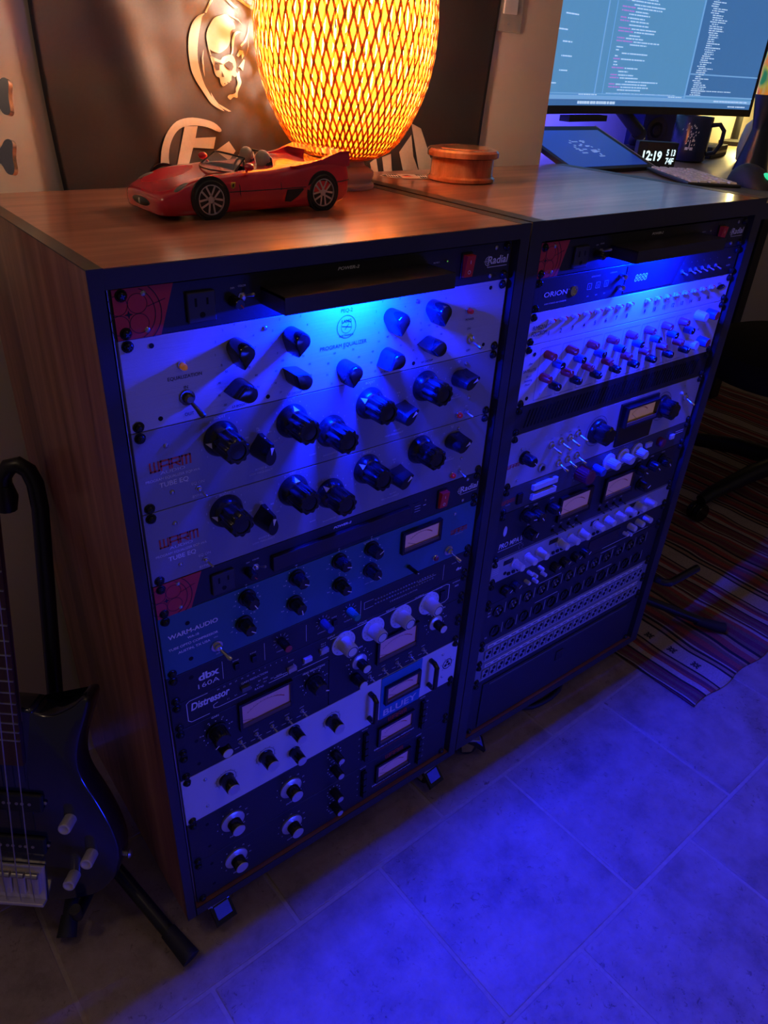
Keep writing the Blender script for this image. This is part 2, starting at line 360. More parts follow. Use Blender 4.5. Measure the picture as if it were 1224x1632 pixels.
# ================================================================== rack equipment
U = 44.45
SCREW = {}
def screw_mesh():
    if 's' not in SCREW:
        mb = MB(); mb.lathe([(0.0052, 0), (0.0056, 0.0008), (0.0052, 0.0014), (0.0046, 0.0016), (0.0044, 0.0030), (0.0030, 0.0046), (0.0014, 0.0050)], 14, '-Y')
        mb.box(-0.0021, 0.0021, -0.0053, -0.0050, -0.0005, 0.0005); mb.box(-0.0005, 0.0005, -0.0053, -0.0050, -0.0021, 0.0021)
        SCREW['s'] = mb.mesh('screw', screw_black, True)
        mb = MB(); mb.lathe([(0.0026, 0), (0.0026, 0.0008), (0.0016, 0.0016), (0.0004, 0.0018)], 10, '-Y'); SCREW['small'] = mb.mesh('screw', steel, True)
    return SCREW['s']
KM = {}
def kmesh(key, fn):
    if key not in KM: KM[key] = fn()
    return KM[key]
class Unit:
    def __init__(s, rack, name, label, cat, d0, n, plate, x0=0.0, x1=482.6, group=None, screws=True, chassis=True, plate_label=None, edge=0.0007):
        s.rack = rack; s.sc = 1.0 if rack == 1 else R2S
        s.doff = 0.0 if rack == 1 else 8.5
        s.x0, s.x1, s.d0, s.d1 = x0, x1, d0, d0 + n * U
        cx = (x0 + x1) / 2; s.cx = cx
        zb = Z0 - (s.d1 + s.doff) / 1000.0; s.zb = zb
        lx = cx / 1000 * s.sc
        if rack == 1: loc = (lx, 0, zb); rz = 0
        else:
            c, q = math.cos(R2A), math.sin(R2A); loc = (R2[0] + lx * c, R2[1] + lx * q, zb); rz = R2A
        s.t = thing(name, label, cat, loc, rz, group)
        s.l, s.r = s.X(x0), s.X(x1)
        h = (s.d1 - s.d0) / 1000
        s.h = h
        s.plate = obj('faceplate', (MB().box(s.l, s.r, 0, 0.0042, 0.0003, h - 0.0003, edge), plate), s.t, label=plate_label)
        if chassis: obj('chassis', (MB().box(s.l + 0.022, s.r - 0.022, 0.0045, 0.19, 0.0012, h - 0.0012), black_matte), s.t)
        s.txt = {}
        if screws:
            ds = [5.8, n * U - 5.8]
            for xx in (x0 + 8, x1 - 8):
                for dd in ds: obj('screw', screw_mesh(), s.t, (s.X(xx), 0, s.Z(d0 + dd)), (0, random.uniform(0, 3), 0))
    def X(s, x): return (x - s.cx) / 1000 * s.sc
    def Z(s, d): return (s.d1 - d) / 1000
    def add(s, name, me, x, d, ry=0.0, label=None, parent=None, y=0.0):
        return obj(name, me, parent or s.t, (s.X(x), y, s.Z(d)), (0, ry, 0), label)
    def T(s, st, x, d, cap, mat=None, align='C', bold=0.0, shear=0.0, rot=0.0, width=None, y=-0.0004):
        mb = s.txt.setdefault((mat or white_print).name, MB())
        add_text(mb, st, s.X(x), s.Z(d), cap / 1000, y, align, bold, shear, rot, width / 1000 if width else None)
    def L(s, x0, d0, x1, d1, w=0.5, mat=None, y=-0.0004):
        s.txt.setdefault((mat or white_print).name, MB()).line(s.X(x0), s.Z(d0), s.X(x1), s.Z(d1), w / 1000, y)
    def ticks(s, x, d, r0, r1, n, a0=-225, a1=45, mat=None, w=0.5, nums=None, cap=1.8, rn=None):
        for i in range(n):
            a = math.radians(a0 + (a1 - a0) * i / (n - 1))
            ca, sa = math.cos(a), math.sin(a)
            if r1 > r0: s.L(x + r0 * ca, d + r0 * sa, x + r1 * ca, d + r1 * sa, w, mat)
            if nums:
                rr = rn or r1 + 2
                s.T(nums[i], x + rr * ca, d + rr * sa + cap / 2, cap, mat)
    def dots(s, x, d, r, n, size, a0=-225, a1=45, mat=None):
        for i in range(n):
            a = math.radians(a0 + (a1 - a0) * i / (n - 1))
            s.txt.setdefault((mat or white_print).name, MB()).disc(s.X(x + r * math.cos(a)), s.Z(d + r * math.sin(a)), size / 1000, -0.0004, 8)
    def warm(s, x, d, w):
        """the maker's rounded red lettering, drawn stroke by stroke"""
        h = w * 0.21; c = w / 4.0; lw = c * 0.78; t = c * 0.15; y0 = d
        G = {'W': ((0, 0, 0, 1), (.5, 0, .5, 1), (1, 0, 1, 1), (0, 0, 1, 0)), 'A': ((0, 0, 0, 1), (1, 0, 1, 1), (0, 1, 1, 1), (0, .42, 1, .42)), 'R': ((0, 0, 0, 1), (0, 1, 1, 1), (1, .45, 1, 1), (0, .45, 1, .45), (.45, .45, 1, 0)), 'M': ((0, 0, 0, 1), (.5, 0, .5, 1), (1, 0, 1, 1), (0, 1, 1, 1))}
        for i, ch in enumerate('WARM'):
            xa = x - w / 2 + i * c + t / 2
            for q in G[ch]:
                dx, dy = (t / 2, 0) if q[1] == q[3] else (0, t / 2)
                if q[0] != q[2] and q[1] != q[3]: dx = dy = 0
                s.L(xa + q[0] * lw - dx, y0 - q[1] * h + dy, xa + q[2] * lw + dx, y0 - q[3] * h - dy, t, red_print)
    def done(s):
        for k, mb in s.txt.items():
            obj('lettering', mb.mesh('lettering', MATS[k]), s.t, label={'red_print': 'red lettering', 'black_print': 'black lettering'}.get(k))['kind'] = 'stuff'
    def hole(s, x, d, r=2.4):
        s.add('screw_hole', kmesh(('hole', r), lambda: MB().lathe([(r / 1000, 0), (r / 1000, 0.0003)], 12, '-Y').mesh('screw_hole', dark_void)), x, d)
    def small_screw(s, x, d):
        screw_mesh(); s.add('screw', SCREW['small'], x, d)
    def jewel(s, x, d, mat, r=3.4, h=8):
        b = s.add('indicator_bezel', kmesh(('jb', r), lambda: MB().lathe([(r * 1.25e-3, 0), (r * 1.25e-3, 0.002), (r * 1.05e-3, 0.003)], 14, '-Y').mesh('indicator_bezel', chrome, True)), x, d)
        obj('lamp_lens', kmesh(('jl', r, h, mat.name), lambda: MB().lathe([(r * 0.9e-3, 0.002), (r * 1e-3, h * .6e-3), (r * 0.8e-3, h * .9e-3), (r * 0.3e-3, h * 1e-3)], 12, '-Y').mesh('lamp_lens', mat, True)), b)
    def toggle(s, x, d, ang=0.0, size=1.0, mat=None, up=0.35, big=False):
        k = size
        b = s.add('toggle_switch', kmesh(('tg', k, (mat or chrome).name), lambda: MB().lathe([(0.0062 * k, 0), (0.0062 * k, 0.0016 * k), (0.0042 * k, 0.0018 * k), (0.004 * k, 0.005 * k), (0.0026 * k, 0.0062 * k)], 6 if not big else 16, '-Y').mesh('toggle_switch', mat or chrome, False)), x, d)
        obj('lever', kmesh(('lv', k, (mat or chrome).name), lambda: MB().lathe([(0.0014 * k, 0.004 * k), (0.0018 * k, 0.012 * k), (0.0026 * k, 0.0185 * k), (0.0020 * k, 0.0205 * k), (0.0008 * k, 0.021 * k)], 10, '-Y').mesh('lever', mat or chrome, True)), b, (0, 0, 0), (up, 0, ang))
    def knob(s, me, x, d, ang=0.0, label=None, subs=()):
        o = s.add('knob', me, x, d, math.radians(ang), label)
        for nm, m2, lb in subs: obj(nm, m2, o, label=lb)
        return o
    def meter(s, x0, d0, x1, d1, face=None, fr=3.5, h=5.0, needle=0.35, bar=True):
        f = fr / 1000; a, b, c, e = s.X(x0), s.X(x1), s.Z(d1), s.Z(d0); H = -h / 1000
        mb = MB(); mb.box(a - f, a, H, 0, c - f, e + f); mb.box(b, b + f, H, 0, c - f, e + f); mb.box(a, b, H, 0, c - f, c); mb.box(a, b, H, 0, e, e + f)
        o = obj('meter', (mb, black_gloss), s.t)
        obj('meter_face', (MB().box(a, b, H * 0.35, 0, c, e), face or meter_face), o)
        w = b - a; hh = e - c; y = H * 0.38
        mb = MB(); px, pz, rr = (a + b) / 2, c - hh * 0.35, hh * 1.12
        mb.ring(px, pz, rr, rr + 0.0004, y, 24, math.radians(52), math.radians(128))
        for i in range(12):
            t = math.radians(54 + 72 * i / 11); mb.line(px + rr * math.cos(t), pz + rr * math.sin(t), px + (rr + 0.002) * math.cos(t), pz + (rr + 0.002) * math.sin(t), 0.0004, y)
        mb.line(px, max(c, pz), px + rr * 1.02 * math.cos(PI / 2 + needle * 1.7), pz + rr * 1.02 * math.sin(PI / 2 + needle * 1.7), 0.0005, y - 0.0003)
        obj('meter_scale', (mb, black_print), o)
        mb = MB(); mb.ring(px, pz, rr + 0.0004, rr + 0.0012, y, 10, math.radians(52), math.radians(72)); obj('meter_red_zone', (mb, red_print), o)
        if bar: obj('meter_cover_lip', (MB().box(a, b, H * 0.9, H * 0.36, c, c + hh * 0.16), pm('smoked_meter_lip', (0.16, 0.10, 0.05), 0.3)), o)
        return o
    def button(s, name, x, d, w, hgt, depth, mat, label=None):
        return s.add(name, kmesh((name, w, hgt, depth, mat.name), lambda: MB().box(-w / 2000, w / 2000, -depth / 1000, 0, -hgt / 2000, hgt / 2000, 0.0004).mesh(name, mat)), x, d, 0, label)

def body(prof, seg, mat, name='knob', mod=None, smooth=True): return MB().lathe(prof, seg, '-Y', mod=mod).mesh(name, mat, smooth)
def flute(n, a): return lambda t, k: 1.0 + a * math.cos(n * t)
def k_eq():   # big fluted knob on a wide skirt
    return kmesh('eq', lambda: body([(0.0193, 0), (0.0193, 0.0015), (0.0160, 0.0095), (0.0142, 0.0112), (0.0137, 0.0115), (0.0134, 0.0350), (0.0120, 0.0368), (0.0090, 0.0368), (0.0084, 0.0350), (0.0001, 0.0345)], 60, knob_black, mod=lambda t, k: 1.0 if k < 4 else (1 + 0.085 * math.cos(10 * t) if k < 7 else 1.0)))
def k_eq_ptr():
    return kmesh('eqp', lambda: MB().poly([(-0.0032, -0.0110, 0.0154), (0.0032, -0.0110, 0.0154), (0, -0.0034, 0.0189)]).mesh('pointer', white_print))
def k_chicken():
    def f():
        P = [(0.0098 * math.cos(t), 0.0098 * math.sin(t)) for t in [math.radians(140 + 260 * i / 14) for i in range(15)]]
        P += [(0.0046, 0.0110), (0.0024, 0.0160), (-0.0024, 0.0160), (-0.0046, 0.0110)]
        mb = MB(); Q = [(x * 0.86, z * 0.93) for x, z in P]
        mb.rings([[(x * 1.12, 0, z * 1.08) for x, z in P], [(x, -0.009, z) for x, z in P], [(x * 0.72, -0.026, z) for x, z in Q]])
        return mb.mesh('knob', knob_black, True)
    return kmesh('chick', f)
def k_chicken_ptr():
    return kmesh('chickp', lambda: MB().poly([(-0.0009, -0.0100, 0.0163), (0.0009, -0.0100, 0.0163), (0.0009, -0.0264, 0.0112), (-0.0009, -0.0264, 0.0112)]).poly([(-0.0022, -0.0264, 0.0112), (0.0022, -0.0264, 0.0112), (0.0002, -0.0264, 0.0030), (-0.0002, -0.0264, 0.0030)]).mesh('pointer', white_print))
def k_tear():
    def f():
        R_, T_ = 0.0094, 0.0168; th = math.acos(R_ / T_); base = []
        for i in range(40):
            t = PI / 2 + th + (2 * PI - 2 * th) * i / 39
            r = R_ * (1 + (0.03 if i % 2 else 0)); base.append((r * math.cos(t), r * math.sin(t)))
        base.append((0.0, T_))
        mb = MB(); mb.rings([[(x * q, -y, z * q) for x, z in base] for q, y in ((1, 0), (1, 0.0165), (0.94, 0.0235), (0.80, 0.0255), (0.3, 0.0262))])
        return mb.mesh('knob', pm('gloss_black_knob', (0.012, 0.012, 0.015), 0.12, spec=0.7), True)
    return kmesh('tear', f)
def k_plain(r, h, mat, key, flut=0, amp=0.04, base=None, taper=0.92):
    def f():
        pr = []
        if base: pr += [(base[0] / 1000, 0), (base[0] / 1000, base[1] / 1000), (r / 1000, base[1] / 1000 + 0.0004)]
        else: pr += [(r / 1000, 0)]
        k0 = len(pr) - 1
        pr += [(r * taper / 1000, h * 0.93e-3), (r * taper * 0.88 / 1000, h * 1e-3), (0.0002, h * 1e-3)]
        return body(pr, 40 if flut else 20, mat, mod=(lambda t, k: 1 + amp * math.cos(flut * t) if k0 <= k <= k0 + 1 else 1) if flut else None)
    return kmesh((key, r, h, mat.name, flut, base), f)
def capm(r, h, mat=None, h0=None):
    m = mat or silver_cap
    return kmesh(('cap', r, h, m.name), lambda: body([(r / 1000, h * 1e-3 - 0.0002), (r * 0.97e-3, h * 1e-3 + 0.0006), (0.0002, h * 1e-3 + 0.0005)], 20, m, 'cap'))
def ptrline(r0, r1, h, w=1.0, mat=None):
    m = mat or white_print
    return kmesh(('pl', r0, r1, h, w, m.name), lambda: MB().box(-w / 2000, w / 2000, -h * 1e-3 - 0.0003, -h * 1e-3, r0 * 1e-3, r1 * 1e-3).mesh('pointer', m))
def collar(r0, r1, h, mat=None):
    m = mat or silver_cap
    return kmesh(('col', r0, r1, h, m.name), lambda: body([(r0 * 1e-3, 0), (r0 * 1e-3, h * 0.5e-3), (r1 * 1e-3, h * 1e-3), (0.0003, h * 1e-3)], 28, m, 'dial'))

# ------------------------------------------------------------------ power conditioners
def corner_art(u, sx=1.0):
    """red corner plate with the line drawing of a tube socket"""
    P = [(0.3, 0.3), (55.0, 0.3), (39.5, 44.1), (0.3, 44.1)]
    d0 = u.d0
    o = u.add('corner_plate', MB().prism([((x) / 1000, -(d) / 1000) for x, d in P], 0.0, 0.0008).mesh('corner_plate', red_plate), 0, d0, label='red corner plate with black line drawing')
    mb = MB(); y = -0.0011
    cx, cz = 0.0125, -0.0225
    for k in range(4):
        t = PI / 4 + k * PI / 2; x, z = cx + 0.0122 * math.cos(t), cz + 0.0122 * math.sin(t)
        if x < 0.002: continue
        mb.ring(x, z, 0.0083, 0.0088, y, 28)
    a = 1.42
    mb.ring(cx, cz, 0.0235, 0.0242, y, 30, -1.1, 1.1)
    mb.ring(cx, cz, 0.0290, 0.0298, y, 30, -0.85, 0.85)
    mb.line(cx + 0.017, cz + 0.005, cx + 0.034, cz + 0.010, 0.0006, y)
    mb.poly([(cx, y, cz + 0.004), (cx + 0.001, y, cz + 0.001), (cx + 0.004, y, cz), (cx + 0.001, y, cz - 0.001), (cx, y, cz - 0.004), (cx - 0.001, y, cz - 0.001), (cx - 0.004, y, cz), (cx - 0.001, y, cz + 0.001)])
    obj('line_drawing', mb.mesh('line_drawing', black_print), o)
    u.small_screw(27.5, d0 + 6); u.small_screw(27.5, d0 + 38)
def power_unit(rack, d0, label, tray_out, group):
    u = Unit(rack, 'power_conditioner', label, 'power conditioner', d0, 1, black_paint, group=group)
    corner_art(u)
    mb = MB(); mb.box(-0.0140, 0.0140, -0.0042, 0, -0.0140, 0.0140, 0.0012)
    o = u.add('outlet', mb.mesh('outlet', pm('dark_outlet_plastic', (0.045, 0.045, 0.05), 0.45)), 79, d0 + 24)
    mb = MB()
    mb.box(-0.0068, -0.0046, -0.0044, -0.0040, 0.0010, 0.0085); mb.box(0.0046, 0.0066, -0.0044, -0.0040, 0.0020, 0.0080); mb.lathe([(0.0027, 0.0040), (0.0027, 0.0044)], 14, '-Y', Matrix.Translation((0, 0, -0.0070)))
    obj('outlet_slots', mb.mesh('outlet_slots', dark_void), o)
    u.knob(k_plain(5.4, 15, knob_black, 'dim', 16, 0.05), 112, d0 + 23.5, 140, 'dimmer knob', [('pointer', ptrline(0.5, 4.8, 15, 1.0, red_print), None)])
    u.toggle(121.5, d0 + 21, 0.5, 0.72, steel, -0.3)
    u.T('DIM', 112, d0 + 12.6, 1.7); u.T('COLOR', 122, d0 + 11.5, 1.7)
    u.T('POWER-2', 244, d0 + 8.2, 3.0, bold=0.03, width=27, shear=0.25)
    u.T('PROTECT', 364, d0 + 14.8, 1.5); u.jewel(378, d0 + 13.2, green_led if tray_out and rack == 1 else pm('unlit_led', (0.1, 0.25, 0.1), 0.3), 1.3, 3)
    mb = MB(); mb.box(-0.0085, 0.0085, -0.0022, 0, -0.0145, 0.0145, 0.0008); o = u.add('rocker_switch', mb.mesh('rocker_switch', black_gloss), 410, d0 + 21.5)
    mb = MB(); mb.rings([[(x, -y, z) for x, y, z in ((-0.0068, 0.002, -0.0125), (0.0068, 0.002, -0.0125), (0.0068, 0.002, 0.0125), (-0.0068, 0.002, 0.0125))], [(x, -y, z) for x, y, z in ((-0.0066, 0.0055, -0.0122), (0.0066, 0.0055, -0.0122), (0.0066, 0.0088, 0.0122), (-0.0066, 0.0088, 0.0122))]])
    ro = obj('rocker', mb.mesh('rocker', red_rocker), o, label='red rocker')
    mb = MB(); mb.ring(0, -0.0065, 0.0016, 0.0022, -0.0068, 14); mb.box(-0.0003, 0.0003, -0.0082, -0.0078, 0.003, 0.007); obj('rocker_mark', mb.mesh('rocker_mark', white_print), ro)
    # maker's lettering with gear emblem at the right end
    u.T('Radial', 462, d0 + 24.0, 9.0, bold=0.015, width=34, shear=0.12)
    gx, gd = 445.5, d0 + 20.5
    k = u.txt['white_print']; k.ring(u.X(gx), u.Z(gd), 0.0046, 0.0052, -0.0004, 20, 0.9, 5.4); k.ring(u.X(gx), u.Z(gd), 0.0026, 0.0031, -0.0004, 16)
    u.L(439, gd, 451, gd, 0.5); u.L(gx, gd - 6.4, gx, gd + 6.4, 0.5); u.L(445, d0 + 27.5, 478, d0 + 27.5, 0.9, grey_print)
    for x, d in ((457, 6.0), (475, 38.2), (452, 38.2)): u.small_screw(x, d0 + d)
    xa, xb = 141.5, 352.5
    if tray_out:
        a, b = u.X(xa), u.X(xb); z = lambda d: u.Z(d0 + d)
        mb = MB(); mb.box(a, b, -0.0448, 0.0, z(16.4), z(14.2)); mb.box(a, b, -0.0450, -0.0438, z(30.2), z(14.0)); mb.box(a, a + 0.0012, -0.0445, 0, z(30.2), z(14.2)); mb.box(b - 0.0012, b, -0.0445, 0, z(30.2), z(14.2))
        tr = obj('lamp_tray', mb.mesh('lamp_tray', pm('black_anodised_tray', (0.03, 0.025, 0.028), 0.3, spec=0.6)), u.t, label='pulled-out lamp tray')
        mb = MB(); mb.box(a + 0.0015, b - 0.0015, -LIP_Y, -LIP_B, z(30.8), z(30.0)); mb.box(a + 0.0015, b - 0.0015, -0.0418, -0.0412, z(30.0), z(16.5)); obj('added_light_shield', mb.mesh('added_light_shield', black_matte), tr)  # added shield, keeps the strip light off the floor close to the rack
        obj('led_strip', MB().box(a + 0.02, b - 0.02, -0.0360, -0.0320, z(18.0), z(16.5)).mesh('led_strip', blue_strip), tr)
        mid = (a + b) / 2
        lamp('led_strip_lamp', 'AREA', (mid, -0.0425, z(29.6)), LED_FLOOR_W, LED_BLUE, 0.19, 0.00006, (0, -0.25, -0.97), u.t)
        lamp('led_strip_lamp', 'AREA', (mid, -0.0340, z(25.0)), LED_PANEL_W, LED_BLUE, 0.085, 0.0002, (0, 0.36, -0.93), u.t)
    else:
        a, b = u.X(142), u.X(352); z = lambda d: u.Z(d0 + d)
        tr = obj('lamp_tray', MB().box(a, b, -0.0060, 0, z(34), z(14), 0.0008).mesh('lamp_tray', pm('black_anodised_tray', (0.03, 0.025, 0.028), 0.3, spec=0.6)), u.t, label='closed lamp tray')
        u.T('PROTECT', 364, d0 + 14.8, 1.5)
        for q in (20, 24, 28): u.L(362, d0 + q, 372, d0 + q, 0.5)
        u.L(377, d0 + 22, 382, d0 + 22, 0.9)
    u.done(); return u
LIP_Y, LIP_B = 0.04252, 0.03378

# ================================================================== left rack
PG = 'power conditioners with red corner plates'
power_unit(1, 0, 'black power conditioner with pulled-out glowing lamp tray, top of the nearer rack', True, PG)

# --- silver program equalizer
u = Unit(1, 'program_equalizer', 'brushed silver program equalizer with teardrop knobs under the glowing tray', 'equalizer', U, 2, alu_brushed)
for x, d in ((29.5, 53), (30, 124), (145.6, 126.6), (455.6, 52.5), (455, 123), (341, 126.7)): u.hole(x, d)
u.small_screw(144.8, 54.6); u.small_screw(339.9, 53.7)
u.jewel(55.7, 76, amber_jewel, 3.4, 9); u.jewel(421, 75, red_jewel, 3.4, 9)
for st, x, d, c in (('EQUALIZATION', 58, 89, 3.4), ('IN', 58, 99.5, 3.2), ('OUT', 59, 127, 3.2), ('POWER', 426, 88, 2.8), ('ON', 426, 99.5, 2.8), ('OFF', 429, 127, 2.8), ('PROGRAM EQUALIZER', 240, 89.5, 4.2), ('PEQ-2', 243, 52.3, 4.0), ('LF BOOST', 113, 130, 2.6), ('LF DROOP', 178, 130.5, 2.6), ('HF BOOST', 300, 130, 2.6), ('HF DROOP', 362, 129, 2.6)):
    u.T(st, x, d, c, black_print)
bp = u.txt['black_print']; bx, bz = u.X(243), u.Z(68)
bp.ring(bx, bz, 0.0118, 0.0124, -0.0004, 36); bp.ring(bx, bz, 0.0066, 0.0070, -0.0004, 28)
for st, d in (('LANG', 63.6), ('ELECTRONICS', 78.2)): u.T(st, 243, d, 3.4 if st == 'LANG' else 2.0, black_print, bold=0.02)
bp.line(bx - 0.006, bz + 0.001, bx + 0.006, bz - 0.001, 0.0009, -0.0004); bp.line(bx - 0.002, bz - 0.003, bx + 0.003, bz + 0.003, 0.0007, -0.0004)
u.toggle(58, 108.4, 0.3, 1.25, pm('dark_nickel', (0.16, 0.16, 0.18), 0.2, 0.9), 0.55, True); u.toggle(429, 111.5, 0.2, 1.0, chrome, 0.35, True)
for (x, d), a in zip(((111.7, 67.9), (173.7, 66.6), (112.9, 109.2), (176.3, 109.1), (240.4, 112.8), (302.3, 65.6), (363.2, 64), (299.7, 109.7), (360.7, 106)), (190, 195, 265, -50, 190, 185, 180, 235, 275)):
    u.knob(k_tear(), x, d, a)
    u.ticks(x, d, 16, 16, 9, -225, 45, black_print, nums=['20', '30', '40', '50', '60', '70', '80', '90', '100'] if d > 90 else [str(q) for q in range(9)], cap=2.2, rn=22)
u.done()

# --- two tube equalizers
EQG = 'grey tube equalizers in the nearer rack'
for d0, lab in ((3 * U, 'grey tube equalizer with skirted black knobs, upper of the two'), (5 * U, 'grey tube equalizer with skirted black knobs, lower of the two')):
    u = Unit(1, 'tube_equalizer', lab, 'equalizer', d0, 2, grey_plate, group=EQG)
    o = d0 - 3 * U
    lower = d0 > 4 * U
    for i, (x, d) in enumerate(((90, 160), (173.7, 160.5), (224.5, 185 if not lower else 177), (278, 163), (362, 159))):
        big = i != 2
        d = d + o - (3 if lower and i != 2 else 0)
        u.knob(k_eq(), x, d, (270, 0, 320 if lower else 90, 305 if not lower else 310, 75)[i], None, [('pointer', k_eq_ptr(), 'white triangular pointer')])
        u.ticks(x, d, 22, 22, 11, -225, 45, nums=[str(q) for q in range(11)], cap=2.2, rn=23)
    for i, (x, d) in enumerate(((132.5, 182.5), (321, 184), (416, 160))):
        u.knob(k_chicken(), x, d + o - (2 if lower else 0), (8, 48, 62)[i], None, [('pointer', k_chicken_ptr(), None)])
        u.ticks(x, d + o, 20, 20, 5, -170, -10, nums=[['60', '100', '220', '400', '800'], ['3', '5', '8', '10', '12'], ['5', '10', '20', '30', '40']][i], cap=2.0, rn=21)
    D = lambda d: d + o
    for st, x, d, c in (('BOOST', 90, 137.5, 2.8), ('CUT', 173.7, 137.0, 2.8), ('BOOST', 278, 139, 2.8), ('CUT', 362, 137, 2.8), ('BOOST &', 134, 208, 2.4), ('LOW FREQUENCY', 134, 212.5, 2.4), ('BANDWIDTH', 224, 215, 2.2), ('SHARP', 200, 209, 2.0), ('BOOST', 322, 209, 2.2), ('HIGH FREQUENCY', 318, 213.5, 2.4), ('CUT', 417, 184, 2.0), ('FREQUENCY', 417, 187, 2.0), ('Hz', 132, 160, 2.2), ('KHz', 321, 160, 2.0), ('KHz', 416, 138, 2.0), ('ON', 437, 203, 1.8)):
        u.T(st, x, D(d), c)
    u.warm(35, D(177.3), 44)
    u.T('AUDIO', 36, D(182.2), 3.2, width=26); u.T('PROGRAM EQUALIZER EQP-WA', 36, D(188.3), 2.9, width=57, bold=0.01); u.T('TUBE EQ', 36, D(196.5), 5.2, width=31, bold=0.02)
    u.T('EQ ON', 61, D(203.6), 3.2); u.T('BYPASS', 61, D(218.6), 3.2)
    u.toggle(61.2, D(209.5), 0.4, 0.6, steel, 0.5); u.toggle(438, D(210), 0.2, 0.62, steel, 0.4)
    for x, d in ((32, 152.8), (33, 205), (428, 143), (440, 191)): u.small_screw(x, D(d))
    u.jewel(424, D(211), red_jewel, 4.0, 7)
    u.done()
power_unit(1, 7 * U, 'black power conditioner with closed lamp tray below the grey equalizers', False, PG)

# --- blue-green opto compressor
u = Unit(1, 'opto_compressor', 'teal tube opto compressor with lit meter, in the middle of the nearer rack', 'compressor', 8 * U, 2, teal_plate)
for i, (x, d) in enumerate(((108, 371), (102, 407.5), (176.5, 370), (172.5, 408), (239.5, 370), (291, 370.5), (290.5, 404.5), (241, 408))):
    u.knob(k_plain(8.2, 19, knob_black, 'wa', 8, 0.07, (11, 3)), x, d, (150, 130, 120, 170, 110, 60, 140, 120)[i], None, [('pointer', ptrline(0.5, 7.8, 19, 1.2), None)])
    u.ticks(x, d, 16, 16, 5, -200, 20, nums=['-10', '0', '10', '20', '30'] if i < 2 else ['fast', '', 'att', '', 'slow'], cap=2.0, rn=18)
    u.dots(x, d, 14.5, 7, 0.8)
u.knob(k_plain(3, 20, knob_black, 'bat', 0), 360, 428, 120, None, [('pointer', ptrline(0.3, 2.8, 20, 1.0), None)])
u.T('threshold  meter  output', 291, 359, 1.8); u.T('attack   release', 291, 427, 1.8); u.T('gain', 108, 389, 1.8)
u.meter(345.5, 368, 409, 396, meter_face, 3.5, 5.5, 0.5)
u.jewel(409, 431.5, pm('dark_jewel', (0.25, 0.04, 0.04), 0.2), 4.2, 6); u.toggle(434, 428, 0.2, 1.25, chrome, 0.35, True)
u.warm(452, 402.5, 32); u.T('AUDIO', 452, 406, 2.0, grey_print, width=16)
u.toggle(65, 424.5, 0.4, 1.2, chrome, 0.5, True); u.T('ON', 65, 412, 2.2); u.T('OFF', 66, 438, 2.0)
u.T('WARM-AUDIO', 39, 389, 6.0, bold=0.025, width=61); u.T('WA-1B', 38, 397, 3.2, bold=0.02); u.T('TUBE OPTO COMPRESSOR', 38, 405.5, 3.4, width=61, bold=0.02); u.T('AUSTIN, TX USA', 38, 413.5, 3.4, width=40, bold=0.02)
u.hole(33, 375, 2.8); u.hole(32.5, 428, 2.8); u.small_screw(440, 368)
u.done()

# --- one-unit compressor with LED rows
u = Unit(1, 'compressor', 'black one-unit compressor with small red, blue and green knobs', 'compressor', 10 * U, 1, black_paint)
b = u.d0
u.T('dbx', 52, b + 23, 10.5, bold=0.035, width=27); u.T('160A', 51, b + 35, 7.4, width=28)
u.L(70, b + 8, 70, b + 36, 0.5); u.L(128, b + 8, 128, b + 36, 0.5); u.L(190, b + 8, 190, b + 36, 0.5); u.L(278, b + 8, 278, b + 36, 0.5); u.L(430, b + 8, 430, b + 36, 0.5)
for x in (88, 112, 234): u.button('push_button', x, b + 24, 6.5, 9, 4, black_gloss); u.T('BYPASS', x, b + 16.5, 1.8)
for x, m, c in ((152, knob_black, red_knob), (216, blue_knob, blue_knob), (259, teal_knob, teal_knob)):
    u.knob(k_plain(5.6, 19, m, 'dbx', 14, 0.04), x, b + 16, 30, None, [('cap', capm(5.0, 19, c), {red_knob: 'red cap', blue_knob: 'blue cap', teal_knob: 'green cap'}[c])])
    u.ticks(x, b + 16, 8, 11.5, 9, -225, 45)
u.T('THRESHOLD', 152, b + 33, 1.8); u.T('COMPRESSION', 216, b + 33, 1.8); u.T('OUTPUT GAIN', 259, b + 33, 1.8)
mb = MB()
for r in range(2):
    for i in range(22): mb.box(u.X(302 + i * 5), u.X(304.6 + i * 5), -0.0011, 0, u.Z(b + 17.6 + r * 7), u.Z(b + 16 + r * 7))
o = obj('indicator_dots', mb.mesh('indicator_dots', pm('dim_led', (0.3, 0.3, 0.3), 0.3)), u.t); o['kind'] = 'stuff'
u.T('C O M P R E S S O R / L I M I T E R', 355, b + 33.5, 2.4); u.L(284, b + 14, 300, b + 14, 0.5); u.L(284, b + 26, 300, b + 26, 0.5); u.L(284, b + 14, 284, b + 26, 0.5); u.L(380, b + 20, 415, b + 20, 0.5)
u.T('POWER', 450, b + 14, 1.8); u.T('dbx', 462, b + 30, 5, bold=0.03); u.hole(30, b + 12, 3)
u.done()

